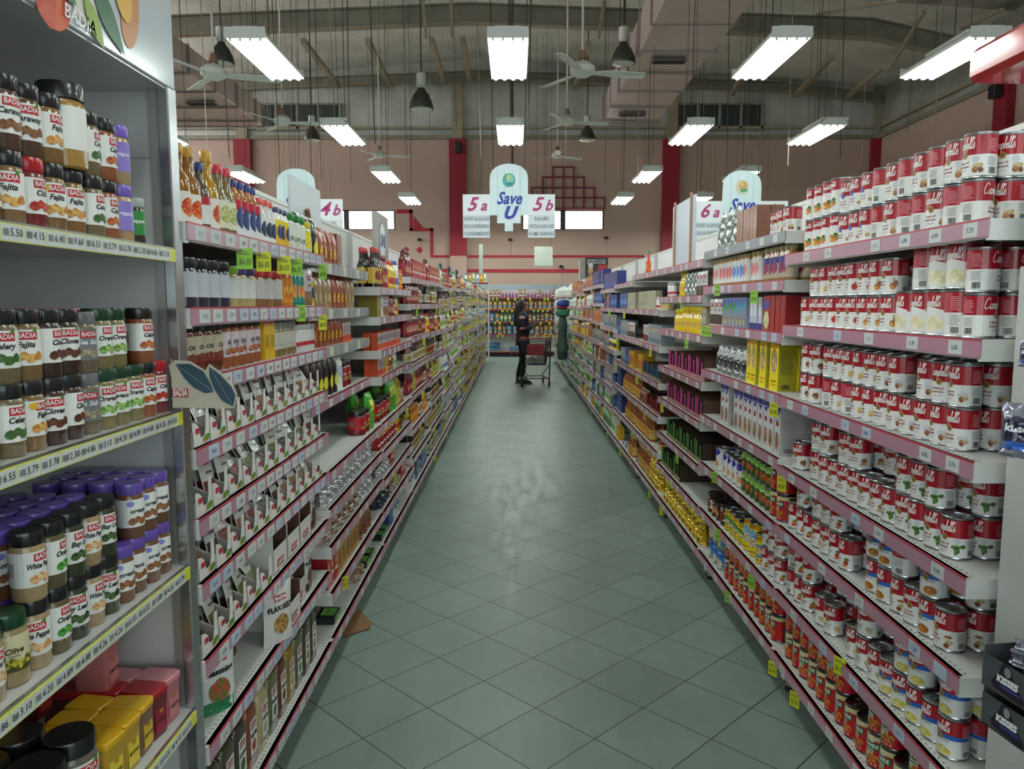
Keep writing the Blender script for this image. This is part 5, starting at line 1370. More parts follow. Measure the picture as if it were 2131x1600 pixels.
# --- far left bays
for b in (4, 5): rand_fill('L', b, [['redbox', 'redbox', 'ketchup', 'mustardb'], ['soy', 'ketchup', 'soyblue', 'vinegar2'], ['soy', 'ketchup', 'mustardb'], ['soyblue', 'soy', 'vinegar2'], ['oliveoil', 'soyblue', 'ketchup'], ['soyblue', 'soy', 'orangeb'], ['soyblue', 'vinegar2', 'mayo'], ['sugar', 'bluepk', 'soyblue']])
for b in (6, 7, 8): rand_fill('L', b, [['soyblue', 'mustardb', 'milky', 'redbox'], ['soyblue', 'vinegar2', 'pasta'], ['mustardb', 'milky', 'soyblue'], ['soyblue', 'oliveoil', 'milky'], ['ketchup', 'mayo', 'milky'], ['oliveoil', 'soyblue', 'milky'], ['milky', 'mayo', 'flour'], ['oliveoil', 'bluepk', 'mayo']])
for b in range(9, 16): rand_fill('L', b, [['milky', 'mayo', 'mustardb', 'redbox'], ['vinaig', 'oliveoil', 'pasta'], ['vinaig', 'mayo', 'greenp'], ['oliveoil', 'pasta', 'vinaig'], ['milky', 'bluepk', 'oliveoil'], ['mustardb', 'vinaig', 'vinegar2'], ['oliveoil', 'vinegar2'], ['pasta', 'oliveoil', 'soy']])

# ------------------------------------------------------------------ fluorescent price flags
FY, FG = mat('c8cc24', .6), mat('8cc03c', .6)
def flagm(col):
    b = MB(); b.box(-.022, -.0008, -.058, .022, .0008, 0, col)
    b.poly(txt('$6.05', .024, 0, -.038, .2, .005, maxw=.034), fmap(-.0018), mat('4a4c30', .6))
    b.poly(lines2(-.016, .016, -.018, -.006, 2), fmap(-.0018), mat('6a6c40', .6))
    return b.mesh('price_flag', 0)
FMY, FMG = flagm(FY), flagm(FG)
def flag(side, b, i, s, green=False, up=0.0, yaw=0.0):
    XF, sg, Y0, nm = sd_[side]; dp = DEP.get((side, b, i), 0)
    o = obj('price_flag', FMG if green else FMY, None, (sg * (XF + dp - .008), Y0 + (b - 1) * BAY + s, (HR if side == 'R' else HL)[b][i] - .036 + up), -sg * PI / 2 + sg * (.5 + yaw))
    tag(o, '%s handwritten price flag, %s %s-side bay, on %s shelf about %d cm along' % ('green' if green else 'yellow', ordn(b), nm, ordn(i + 1), round(s * 100)), 'price flag', 'fluorescent price flags')
for s, g in ((.36, 1), (.52, 0), (.72, 0), (.86, 1)): flag('L', 1, 0, s, g, yaw=.5)
flag('L', 1, 0, 1.22, 1); flag('L', 1, 1, .9, 1, .04); flag('L', 1, 1, 1.2, 0)
flag('L', 2, 7, .2, 0, .04); flag('R', 1, 5, .62, 0, .05); flag('R', 1, 6, .98, 0); flag('R', 1, 6, 1.22, 0); flag('R', 2, 1, .95, 1, .04); flag('R', 2, 1, .35, 1)
flag('R', 2, 2, 1.1, 1, .03); flag('R', 2, 2, 1.2, 1, .03); flag('R', 2, 3, .0 + .05, 0); flag('R', 2, 5, .9, 1, .05); flag('R', 2, 6, .25, 1); flag('R', 2, 6, .8, 1, .04); flag('R', 2, 7, .6, 1, .04)
flag('R', 1, 3, 1.2, 0)
for b in range(3, 12):
    for i in range(0, 8):
        for side in 'LR':
            if i < len((HR if side == 'R' else HL)[b]):
                for _ in range(2 if side == 'L' and b > 3 else 1):
                    if FR_.random() < .75: flag(side, b, i, round(FR_.uniform(.08, 1.18), 2), FR_.random() < .4, 0, FR_.uniform(-.7, .0))
# ------------------------------------------------------------------ near cabinet on the spice side
CX, CY0, CY1, CD = .769, .35, 1.745, .50
CABW = mat('c9c8c6', .22, coat=.3, var=.04, scale=4); CHROME = mat('b8babc', .22, .9)
cab = empty('spice_cabinet', (-CX, CY0, 0))
tag(cab, 'white spice cabinet with fruit print header at the near end of the spice side', 'cabinet')
CL = CY1 - CY0
b = MB(); b.box(-CD, CL, 0, 0, CL + .02, 2.75, CABW); 
for zz in (.35, .8, 1.55, 1.86):
    for xx in (-.03, -.2): b.box(xx - .004, CL - .001, zz, xx + .004, CL, zz + .009, mat('4a4440', .6))
b.box(-CD, CL - .0015, 1.905, -.002, CL, 1.908, mat('a8a6a2', .5))
obj('end_panel', b.mesh('end_panel', 0), cab)
b = MB(); b.box(-CD - .02, 0, 0, -CD, CL, 2.75, CABW); obj('back_panel', b.mesh('back_panel', 0), cab)
b = MB(); b.box(-.022, CL - .022, .0, .004, CL + .022, 2.06, CHROME, .003); b.box(-.045, CL - .012, .0, -.022, CL - .001, 2.06, mat('a8a4a0', .35, .5)); obj('post', b.mesh('post', 0), cab)
b = MB(); b.box(-CD, 0, 2.05, 0, CL, 2.07, CABW); obj('top_board', b.mesh('top_board', 0), cab)
hd = MB(); hd.box(-.02, 0, 2.055, .006, CL + .012, 2.75, mat('d0d6dc', .12, coat=.8), .002)
fh = lambda u, v: (.0075, u, v); fh2 = lambda u, v: (.009, u, v); fh3 = lambda u, v: (.0105, u, v)
hd.poly(ell(.955, 2.075, .05, .045, 24, .04, 2, .3), fh, food('b8301c', 'd05a30', 30)); hd.poly(ell(1.05, 2.125, .045, .055, 24, .05, 2), fh, mat('d8d0c4', .3))
hd.poly(ell(1.215, 2.155, .036, .075, 20, 0, 2, -.2), fh, mat('c07a3a', .3)); hd.poly(ell(1.185, 2.185, .034, .06, 20, 0, 2, .3), fh2, mat('e0a838', .3)); hd.poly(ell(.86, 2.10, .03, .03, 20, 0, 2), fh, mat('e0b030', .3))
def leaf(cx, cz, l, w_, rot):
    v = []
    for i in range(17):
        t = i / 16; v.append((t * l - l / 2, w_ * math.sin(PI * t) * (1 - .3 * t)))
    for i in range(16, -1, -1):
        t = i / 16; v.append((t * l - l / 2, -w_ * math.sin(PI * t) * (1 - .2 * t)))
    return ppoly([(cx + a * math.cos(rot) - c * math.sin(rot), cz + a * math.sin(rot) + c * math.cos(rot)) for a, c in v])
hd.poly(leaf(1.125, 2.115, .16, .030, -.75), fh2, mat('1f5a34', .3)); hd.poly(leaf(1.075, 2.085, .10, .022, -.9), fh3, mat('8aa02c', .3)); hd.poly(leaf(.99, 2.11, .07, .018, -.5), fh3, mat('2a6a38', .3))
hd.poly(txt('BADIA', .034, 1.03, 2.073, .1, .01), fh3, mat('f4f4f4', .2))
obj('header_panel', hd.mesh('header_panel', 0), cab)
CH = [1.703, 1.335, .968, .612, .25]
prices = ['4.20', '4.89', '4.88', '4.26', '4.26', '6.55', '6.55', '4.89', '4.26', '3.79', '3.39', '4.26', '4.26', '4.10', '5.50', '4.15', '6.40', '9.60', '6.55', '3.79', '3.78', '12.30', '4.86', '3.10']
for i, z in enumerate(CH):
    s = MB(); s.box(-CD, 0, -.018, -.004, CL - .001, 0, CABW); so = obj('shelf', s.mesh('shelf', 0), cab, (0, 0, z))
    r_ = MB(); r_.box(-.004, 0, -.028, .003, CL - .024, .002, CHROME); 
    YE, PC = mat('d6d838', .4, coat=.4), mat('cfd2d0', .4, coat=.4)
    r_.box(.003, 0, -.030, .006, CL - .024, -.002, YE)
    y = .012; k = i * 5
    q = random.Random(i)
    while y < CL - .06:
        w_ = .053; r_.box(.006, y, -.0285, .0066, y + w_, -.0035, PC)
        r_.poly(txt(prices[k % 24], .017, y + w_ * .64, -.0155, .1, .0), lambda u, v: (.0073, u, v), mat('23232a', .5))
        r_.poly(bars2(y + .003, y + .017, -.021, -.010, k), lambda u, v: (.0073, u, v), mat('5a5a60', .5))
        y += w_ + .0025; k += 1
    obj('price_strip', r_.mesh('price_strip', 0), so)

CN = ['top', 'second', 'third', 'fourth', 'bottom']
def cfill(i, seq, y=.70, row0=.02):
    """seq of (key, tiers, rows) placed along the cabinet shelf from near to far"""
    idx = 0
    for e in seq:
        if isinstance(e, float): y += e; continue
        key, t, rows, *o_ = e; op = o_[0] if o_ else {}
        k = K[key]; keys2 = op.get('up', key); w, d = k.w, k.d
        if y + w > CY1 - .004: break
        idx += 1; x = row0
        for r_ in range(rows):
            if r_ and 'behind' in op: kb = op['behind']
            else: kb = key
            z = CH[i]
            for tt in range(t if r_ or 'only' not in op else 1):
                kk = kb if tt == 0 or r_ else keys2
                q = K[kk]
                rz = PI / 2 - FR_.uniform(-.2, .9) * (1 if q.cat == 'jar' else .2) + op.get('rz', 0)
                tier = '' if t == 1 else ('upper ' if tt == t - 1 else 'lower ')
                lb = '%s, %s%s row, %s on %s cabinet shelf' % (q.desc, tier, ('front', 'second', 'third', 'fourth', 'fifth')[r_], ordn(idx), CN[i])
                put(kk, (-(CX + x + d / 2 + FR_.uniform(0, .003)), y + w / 2, z), rz, lb, '%ss on the %s cabinet shelf' % (q.name.replace('_', ' '), CN[i]))
                z += q.h
            x += d + .002
        y += w + .001
cfill(0, [('fajita', 2, 2, dict(up='ground')), ('caraway', 2, 2, dict(up='cloves')), ('caraway', 2, 2, dict(up='celery_s')), ('celery_s', 2, 2, dict(up='redchili')), ('redchili', 2, 2, dict(up='ground')), ('ground', 2, 2, dict(up='blackpep')), ('fajita', 2, 2, dict(up='ground')), ('celery_s', 2, 2), ('caraway', 2, 2, dict(up='redchili')), ('ground', 2, 2, dict(up='caraway')), ('redchili', 2, 2, dict(up='caraway')), ('ground', 2, 2, dict(up='fajita')), ('fajita', 2, 2, dict(up='wideback')), .012, ('celery_s', 2, 2), ('cajun', 2, 2), ('lavender', 2, 1), .006, ('greenl', 1, 1)], y=.70)
cfill(1, [('oregano', 2, 3), ('cajun', 2, 3), ('celery_s', 2, 3), ('parsley', 2, 3), ('celery_s', 2, 3), ('wide', 1, 2), ('celery_s', 2, 3), ('ground', 2, 3), ('cloves', 2, 3), ('cloves', 2, 3, dict(behind='redchili')), ('greyl', 2, 3, dict(behind='redchili')), ('parsley', 2, 3, dict(behind='redchili')), ('parsley', 2, 3, dict(behind='redchili')), ('parsley', 1, 3), ('cajun', 2, 2), ('redchili', 1, 2), ('amarillo', 1, 1)], y=.80)
cfill(2, [('blackpep', 2, 3), ('whitepep', 2, 3), ('blackpep', 2, 3), ('blackpep', 2, 3), ('oregano', 2, 3), ('whitepep', 1, 3, dict(behind='bay')), ('garden', 1, 3, dict(behind='whitepep')), ('whitepep', 2, 4, dict(behind='purple')), ('oregano', 2, 4, dict(behind='purple')), ('bay', 2, 4, dict(behind='purple')), ('whitepep', 2, 4, dict(behind='purple')), ('bay', 2, 4, dict(behind='purple')), ('purple', 1, 4), ('purple', 2, 4), ('purple', 2, 4), ('purple', 2, 4)], y=.80)
cfill(3, [('bigg', 1, 3), ('bigo', 1, 3), ('bigg', 1, 3), ('bigo', 1, 2), .004, ('tubyel', 1, 2, dict(only=1)), ('tubyel', 1, 2), ('tubyel2', 1, 2), ('tubred', 1, 3), ('tubpink', 1, 3)], y=1.00)
# second layer of tubs
for key, x, y, nm in (('tubyel', .24, 1.375, 'standing on the rear yellow tubs'), ('tubred', .25, 1.50, 'standing on the rear tubs beside the pink one'), ('tubpink', .17, 1.62, 'standing on top of the front pink tub'), ('tubpink', .30, 1.60, 'standing at the back against the end wall')):
    put(key, (-(CX + x), y, CH[3] + .112), PI / 2, '%s, %s' % (K[key].desc, nm), 'tubs on the fourth cabinet shelf')
cfill(4, [('bigo', 1, 2), ('bigg', 1, 2), ('bigo', 1, 2)], y=1.2)

# leaf shaped wobbler sign on the second cabinet shelf
c0 = P(335, 850, 1.70)
wob = MB(); pl = mat('bdb4a2', .35, coat=.4)
def pw(px, py): q = P(px, py, 1.702); return (q.x, q.z)
out = [pw(360, 848), pw(358, 790), pw(352, 760), pw(364, 749), pw(396, 751), pw(428, 771), pw(436, 757), pw(462, 776), pw(485, 800), pw(494, 822), pw(488, 849)]
wob.prism(out, 1.700, 1.702, pl, pl)
LF = mat('2f4a5a', .5, var=.2, scale=40)
for p in ([pw(366, 757), pw(396, 757), pw(424, 772), pw(438, 795), pw(446, 815), pw(428, 818), pw(404, 806), pw(384, 786)], [pw(436, 762), pw(460, 780), pw(482, 804), pw(491, 822), pw(486, 846), pw(462, 832), pw(446, 808), pw(437, 784)]):
    wob.poly(ppoly(p), lambda u, v: (u, 1.6992, v), LF)
for a, c in ((pw(366, 757), pw(444, 814)), (pw(436, 762), pw(486, 846))):
    wob.tube((a[0], 1.699, a[1]), (c[0], 1.699, c[1]), .0004, mat('7f98a4', .5), 4)
a = pw(360, 826); c = pw(392, 808)
wob.poly(rect(a[0], a[1], c[0], c[1]), lambda u, v: (u, 1.6992, v), mat('b01c30', .4))
wob.poly(txt('BADIA', .024, (a[0] + c[0]) / 2, (a[1] + c[1]) / 2, .1, .03, maxw=.032), lambda u, v: (u, 1.6985, v), WHITE)
tag(obj('shelf_sign', wob.mesh('shelf_sign', 0)), 'cream plastic sign with two blue leaves sticking out from the spice cabinet', 'sign')

# ------------------------------------------------------------------ end display on the soup side
EX, EY1 = 1.095, 1.66
e = empty('end_display', (EX, .9, 0)); tag(e, 'white end display stand with glossy red header at the near end of the soup side', 'display stand')
b = MB(); b.box(0, 0, 0, .02, EY1 - .9, 1.66, CABW); b.box(.02, EY1 - .92, 0, .5, EY1 - .9, 1.9, CABW); b.tube((.0, .42, 1.22), (-.06, .42, 1.22), .004, STEEL); b.tube((0, .55, .93), (-.05, .55, .95), .003, WHITE)
obj('side_panel', b.mesh('side_panel', 0), e)
RG = mat('c01822', .08, coat=1.0)
b = MB(); b.box(-.16, 0, 2.03, .02, .73, 2.10, RG, .012); b.box(-.13, .0, 1.96, .0, .50, 2.03, mat('2a1c20', .3, coat=.5)); b.box(-.01, .0, 1.66, .02, .05, 2.05, CABW)
obj('header', b.mesh('header'), e)
KB = MB(); g1 = mat('4a4c50', .4, coat=.2)
t = .003
def openbox(mb, w_, d_, h_, m, mi):
    mb.box(-w_ / 2, -d_ / 2, 0, w_ / 2, d_ / 2, t, mi)
    mb.box(-w_ / 2, -d_ / 2, 0, w_ / 2, -d_ / 2 + t, h_ * .8, m); mb.box(-w_ / 2, d_ / 2 - t, 0, w_ / 2, d_ / 2, h_, m)
    mb.box(-w_ / 2, -d_ / 2 + t, 0, -w_ / 2 + t, d_ / 2 - t, h_, m); mb.box(w_ / 2 - t, -d_ / 2 + t, 0, w_ / 2, d_ / 2 - t, h_, m)
    mb.box(-w_ / 2 + t, d_ / 2 - 2 * t, t, w_ / 2 - t, d_ / 2 - t, h_, mat('6a5240', .7))
openbox(KB, .18, .165, .115, g1, mat('6a5240', .7))
for fn, w_ in ((fmap(-.0835), .18), ):
    KB.poly(ppoly([(-.02, .092), (.0, .096), (.03, .05), (.066, .012), (.05, .004), (-.05, .012), (-.055, .03), (-.03, .06)]), fn, mat('241c2a', .4))
    KB.poly(txt('KISSES', .026, .0, .045, .1, .06, maxw=.085), fmap(-.0843), mat('f0f0f4', .3))
    KB.poly(ell(.0, .074, .012, .014, 12, .1, 3), fmap(-.0843), mat('b8b8c0', .25, .6))
    KB.poly(rect(-.02, .024, .045, .031), fmap(-.0843), mat('3a3f8c', .4))
kind('kbox', 'sweet_box', 'box', 'grey open box printed with a dark sweet drop', .18, .165, .115, [(None, KB)])
for i in range(2):
    q = put('kbox', (1.032 - .004 * i, 1.43, .722 + i * .0835), -1.42, 'grey chocolate box with a dark drop on the near stand, %s of the two' % ('upper' if i else 'lower'), 'grey chocolate boxes', scale=(.72, .72, .72))
bag('kfoil', 'silver and navy foil sweet bag', .12, .17, .05, '8c8c9c', [('r', -.45, .3, .45, .75, '1e1c3c'), ('r', -.4, .15, .45, .3, '3a6ac8'), ('t', 'kisses', .2, 0, .55, 'e8e8f0')], name='sweet_bag', metal=.5, rough=.2, wr=.007, seed=51)
bag('kfoil2', 'silver foil candy', .05, .04, .04, 'a4a8b8', [('r', -.2, .3, .3, .6, '5c6080')], name='foil_candy', cat='candy', metal=.6, rough=.2, wr=.008, seed=52, stand=True)
put('kfoil', (.965, 1.42, 1.29), -1.0, 'silver and navy foil bag hanging from the near stand', 'foil bags', scale=(.7, .7, .6))
put('kfoil', (.99, 1.44, 1.46), -1.1, 'dark foil bag hanging above the other on the near stand', 'foil bags', scale=(.5, .5, .3))
for i in range(5):
    put('kfoil2', (1.01 + .022 * (i % 3), 1.40 + .03 * (i // 2), .722 + .0835 + .058 + (i % 2) * .008), i * 1.3, 'silver wrapped candy heaped in the upper grey box, %s of five' % ordn(i + 1), 'foil candies in the upper grey box')

# ------------------------------------------------------------------ hanging aisle signs
SGW = mat('cfe0e2', .35, coat=.2); MAG = mat('a81c6c', .4); NAVY = mat('1f2c98', .4)
def aisle_sign(px, py, Y, num, ca, cb, lbl, lines, logo):
    s = 1575 / Y  # px per metre (approx)
    c = P(px, py, Y); o = empty('aisle_sign', (c.x, Y, c.z)); tag(o, lbl, 'sign', 'hanging aisle signs')
    m = lambda d: d / 171.0       # photo pixels at this distance to metres
    b = MB(); out = []
    for i in range(13):
        a = PI * i / 12
        out.append((m(39) * math.cos(a), m(32) * math.sin(a) ** .8 + m(25)))
    out += [(-m(39), -m(46)), (-m(24), -m(46)), (-m(24), -m(62)), (-m(8.5), -m(62)), (-m(8.5), -m(78)), (m(8.5), -m(78)), (m(8.5), -m(62)), (m(24), -m(62)), (m(24), -m(46)), (m(39), -m(46))]
    b.prism(out, 0, .02, SGW)
    y = -.001
    f1 = fmap(-.002); f2 = fmap(-.004); f3 = fmap(-.006)
    for x in (-23, -8, 8, 23): b.poly(rect(m(x) - .002, -m(44), m(x) + .002, m(45)), f1, mat('8cc0cc', .5))
    b.poly(ell(0, m(24), m(13), m(14), 20, .08, 2), f2, mat(logo[0], .4)); b.poly(ell(m(2), m(25), m(8), m(9), 16, .2, 4), f3, mat(logo[1], .4)); b.poly(ell(-m(1), m(30), m(2.4), m(6), 10), fmap(-.008), mat('e0c43a', .4))
    b.poly(ell(m(3), m(17), m(8), m(3), 10, .3, 4), fmap(-.007), mat(logo[2], .4))
    b.poly(txt('Save', m(34), 0, -m(13), .35, .025, maxw=m(52)), f2, NAVY); b.poly(txt('U', m(34), 0, -m(42), .35, .05), f2, NAVY)
    obj('sign_board', b.mesh('sign_board', 0), o)
    for sgn, ch in ((-1, ca), (1, cb)):
        w_ = MB(); x0, x1 = (m(39), m(94)) if sgn > 0 else (-m(94), -m(39))
        w_.box(x0, .003, -m(46), x1, .018, -m(4), mat('dfe3e4', .35, coat=.2))
        w_.poly(txt(num, m(38), (x0 + x1) / 2 - m(10), -m(25), .35, .02), f1, MAG); w_.poly(txt(ch, m(30), (x0 + x1) / 2 + m(14), -m(27), .35, .02), f1, MAG)
        p_ = obj('number_board', w_.mesh('number_board', 0), o)
        for j in range(3):
            l = MB(); z1 = -m(46.1) - j * m(15); l.box(x0, .004, z1 - m(15.0), x1, .012, z1, mat('d2d8dc', .4))
            l.poly(txt(lines[0 if sgn < 0 else 1][j], m(10), (x0 + x1) / 2, z1 - m(7), 0, .02, maxw=m(52)), f1, mat('8a949c', .5))
            obj('slat', l.mesh('slat', 0), p_)
    h = MB()
    for sgn in (-1, 1): h.tube((sgn * m(32), .01, m(44)), (sgn * m(45), .01, roofz(c.x) - c.z), .005, CABLE, 5)
    obj('sign_cable', h.mesh('sign_cable'), o)
L0 = (('SWEET & SAUCES', 'OILS & DRESSING', 'CONDIMENTS'), ('SOUPS', 'PASTA & SAUCES', 'HOME BAKING'))
aisle_sign(1059, 400, 9.2, '5', 'a', 'b', 'hanging aisle sign reading 5a Save U 5b over the middle of the aisle', L0, ('3c9c94', '78c0b0', '2c7c84'))
aisle_sign(1544, 414, 9.2, '6', 'a', 'b', 'hanging aisle sign reading 6a Save U 6b above the soup side', L0, ('d8c8a8', 'c0966c', '2c9c60'))
aisle_sign(616, 410, 9.2, '4', 'a', 'b', 'hanging aisle sign reading 4 Save U above the spice side', L0, ('2c98a8', 'e0b83a', '2a4a98'))

# ------------------------------------------------------------------ things on top of and above the gondolas
def board(name, x0, z0, x1, z1, y, m, lbl, cat, t=.01, extra=None):
    b = MB(); b.box(x0, y, z0, x1, y + t, z1, m)
    if extra: extra(b)
    return tag(obj(name, b.mesh(name, 0)), lbl, cat)
# pale upright board with two sticks, soup side third bay
b = MB(); yb = Y0R + 2 * BAY + .30
b.box(1.06, yb, 1.828, 1.07, yb + .62, 2.22, mat('c4ccda', .4)); 
for q in (.06, .52): b.box(1.048, yb + q, 1.828, 1.06, yb + q + .02, 2.24, mat('b08a6a', .6))
tag(obj('header_board', b.mesh('header_board', 0)), 'pale blue board with wooden sticks standing on the top shelf, third soup-side bay', 'board')
# boards on the spice side
b = MB(); yb = Y0L + BAY * 1.15; b.box(-.95, yb, 1.76, -.94, yb + .5, 2.12, mat('c9d2d6', .4)); b.tube((-.93, yb + .35, 1.76), (-.93, yb + .22, 2.0), .012, mat('8a6248', .6)); tag(obj('header_board', b.mesh('header_board', 0)), 'white board with a wooden stick on the top shelf, second spice-side bay', 'board')
b = MB(); yb = Y0L + BAY * 2.55; b.box(-.93, yb, 1.68, -.90, yb + .45, 2.18, mat('9a9690', .5)); b.poly(ell(yb + .2, 2.0, .12, .12, 20), lambda u, v: (-.897, u, v), mat('e0e2e6', .4)); b.poly(txt('UNI', .12, yb + .2, 2.0, .1, .03), lambda u, v: (-.895, u, v), mat('3a5a9c', .4)); tag(obj('header_board', b.mesh('header_board', 0)), 'grey board with a round white and blue emblem on the third spice-side bay', 'board')
# poster and post near the far right end
pa = P(1218, 536, 20.9); pb = P(1265, 578, 20.9)
def ex(b):
    q = lambda px, py: (P(px, py, 20.9).x, P(px, py, 20.9).z)
    for i, s_ in enumerate(('PREPARED TO TASTE', 'IN YOUR KITCHEN')):
        cc = q(1241, 542 + i * 5); b.poly(txt(s_, .07, cc[0], cc[1], 0, .02, maxw=.5), fmap(20.896), mat('d0d0d0', .5))
    cc = q(1229, 563); b.poly(ell(cc[0], cc[1], .07, .13, 14, .15, 2), fmap(20.896), food('b07048', 'c89a70', 12)); b.poly(ell(cc[0], cc[1] + .14, .07, .07, 12), fmap(20.894), mat('d8d4d0', .5))
    cc = q(1254, 561); b.poly(rect(cc[0] - .13, cc[1] - .13, cc[0] + .13, cc[1] + .13), fmap(20.896), mat('b81c20', .4))
b = MB(); b.box(pa.x, 20.9, pb.z - .2, pb.x, 20.93, pa.z, mat('16141a', .4)); ex(b)
b.box(pa.x - .14, 20.9, pb.z - .4, pa.x, 21.3, pa.z - .06, mat('8c8880', .5))
tag(obj('wall_poster', b.mesh('wall_poster', 0)), 'black poster with red square behind the far end of the soup side', 'poster')
a = P(1112, 513, 22.0); c = P(1150, 553, 22.0)
b = MB(); b.box(a.x, 22, c.z, c.x, 22.01, a.z, mat('a4aa9e', .5)); 
for x in (a.x + .05, c.x - .05): b.tube((x, 22.005, a.z), (x, 22.005, roofz(x)), .004, CABLE, 4)
tag(obj('hanging_placard', b.mesh('hanging_placard', 0)), 'blank off-white square panel hanging before the back wall', 'panel')
# small cameras on the back wall
for px, py, s_ in ((1062, 500, 'below the aisle sign'), (1261, 496, 'right of the hanging panel'), (873, 500, 'above the red diamonds'), (1168, 556, 'on the lower red stripe'), (1345, 533, 'white one on the upper red stripe')):
    q = P(px, py, YB - .1); b = MB(); b.lathe([(.06, -.02), (.075, .02), (.05, .06), (0, .07)], mat('2c2a26' if px != 1345 else 'c8c8c4', .4), 14)
    b.tube((0, 0, .02), (0, .1, .03), .015, BLACK, 8); b.tube((.03, .095, -.02), (.03, .095, -.5), .008, mat('8c8478', .5), 5)
    tag(obj('wall_camera', b.mesh('wall_camera'), None, tuple(q)), 'small camera on the back wall, %s' % s_, 'camera', 'wall cameras')
for px, py, s_ in ((953, 307, 'on the middle red column'), (2052, 190, 'on the side wall red column')):
    q = P(px, py, YB - .35) if px < 1500 else P(px, py, 18.1); b = MB(); b.box(-.10, -.12, -.16, .10, .12, .16, mat('1a1c26', .4), .02)
    b.box(-.03, .12, -.04, .03, .16, .04, BLACK); b.poly(ell(0, -.04, .07, .07, 16), fmap(-.121), mat('26282e', .6))
    tag(obj('wall_speaker', b.mesh('wall_speaker'), None, tuple(q) if px < 1500 else (XR - .33, 18.1, q.z)), 'dark box loudspeaker %s' % s_, 'speaker', 'loudspeakers')

# ------------------------------------------------------------------ back shelving across the aisle end
BY = 22.6
BH = [2.0, 1.62, 1.25, .86, .42]; BH = [1.76, 1.42, 1.05, .66, .17]
nb = 0
for x0 in (-2.6, -1.35, -.1, 1.15):
    o = empty('back_shelving', (x0, BY, 0)); nb += 1
    tag(o, 'white shelving with red edges against the back wall, %s section from the left' % ordn(nb), 'shelf unit', 'back wall shelving')
    b = MB(); b.box(0, .45, 0, 1.245, .48, 2.12, PANEL); b.box(0, .42, 2.0, 1.245, .45, 2.16, mat('8c989c', .4)); b.box(0, .08, 0, 1.245, .12, .12, mat('2a2624', .6)); obj('back_panel', b.mesh('back_panel', 0), o)
    for i, z in enumerate(BH):
        b = MB(); b.box(0, 0, -.03, 1.245, .45, 0, SHW); so = obj('shelf', b.mesh('shelf', 0), o, (0, 0, z))
        b = MB(); b.box(0, -.006, -.045, 1.245, 0, .0, mat('7c2434', .4)); obj('price_rail', b.mesh('price_rail', 0), so)
bag('padblue', 'blue pad pack', .17, .24, .1, '34587c', [('r', -.4, .5, .4, .8, '6c8ca4'), ('e', 0, .3, .25, .12, 'e8c060', 'c87a3a')], name='pad_pack', cat='pack', seed=61, wr=.004)
bag('padyel', 'yellow pad pack', .13, .23, .09, 'a8842c', [('r', -.4, .2, .4, .5, '4c74b0'), ('e', 0, .7, .25, .12, 'e8d8c0', 'c84a2a')], name='pad_pack', cat='pack', seed=62)
bag('padred', 'red brown pad pack', .11, .22, .08, '6c4034', [('r', -.4, .5, .4, .8, '9a8464'), ('r', -.3, .2, .3, .35, 'd8c8b8')], name='pad_pack', cat='pack', seed=63)
bag('padpurp', 'purple and white small packet', .09, .2, .06, '7c4468', [('r', -.5, .5, .5, 1, 'a49ca0')], name='pad_pack', cat='pack', seed=64)
bag('padgreen', 'green and cream pack', .11, .22, .08, '54703c', [('r', -.4, .3, .4, .7, 'd0c8a0')], name='pad_pack', cat='pack', seed=65)
bag('bigblue', 'wide flat blue and green pack', .36, .15, .2, '386490', [('r', -.45, .0, .45, .35, '3c7058')], name='flat_pack', cat='pack', seed=66, wr=.006)
rows_ = [['padpurp', 'padpurp', 'padred'], ['padyel', 'padyel', 'padyel', 'padred'], ['padred', 'padgreen', 'padblue', 'padyel'], ['padblue', 'padyel', 'padred', 'padblue'], []]
for i, pal in enumerate(rows_):
    x = -1.6; j = 0
    while pal and x < 1.7:
        key = FR_.choice(pal); k = K[key]; j += 1
        for _ in range(1 if i else 1):
            s_ = 1.0 if i else 1.0
            put(key, (x + k.w / 2, BY + .1, BH[i]), FR_.uniform(-.1, .1), '%s, %s from the left on the %s shelf of the back shelving' % (k.desc, ordn(j), ordn(i + 1)), 'pad packs on the %s back shelf' % ordn(i + 1), solo=True, scale=(1, 1, 1.25 if i == 3 else 1.1))
        x += k.w + .012
        if FR_.random() < .6:
            f_ = obj('price_flag', FMY if FR_.random() < .6 else FMG, None, (x, BY - .012, BH[i] - .01), 0)
            f_.scale = (1.3, 1, 1.3); tag(f_, 'yellow green price flag under pack %s of the %s back shelf' % (ordn(j), ordn(i + 1)), 'price flag', 'price flags on the back shelving')
for j, (x, z, s_) in enumerate(((-.62, 0, 1.0), (-.60, .13, .9), (.0, 0, .9))):
    put('bigblue', (x, BY + .18, BH[4] + z), .05, 'flat blue pack on the lowest back shelf, %s' % ('under another', 'lying on another', 'alone beside the pile')[j], 'flat packs on the lowest back shelf', solo=True, scale=(s_, s_, .8))
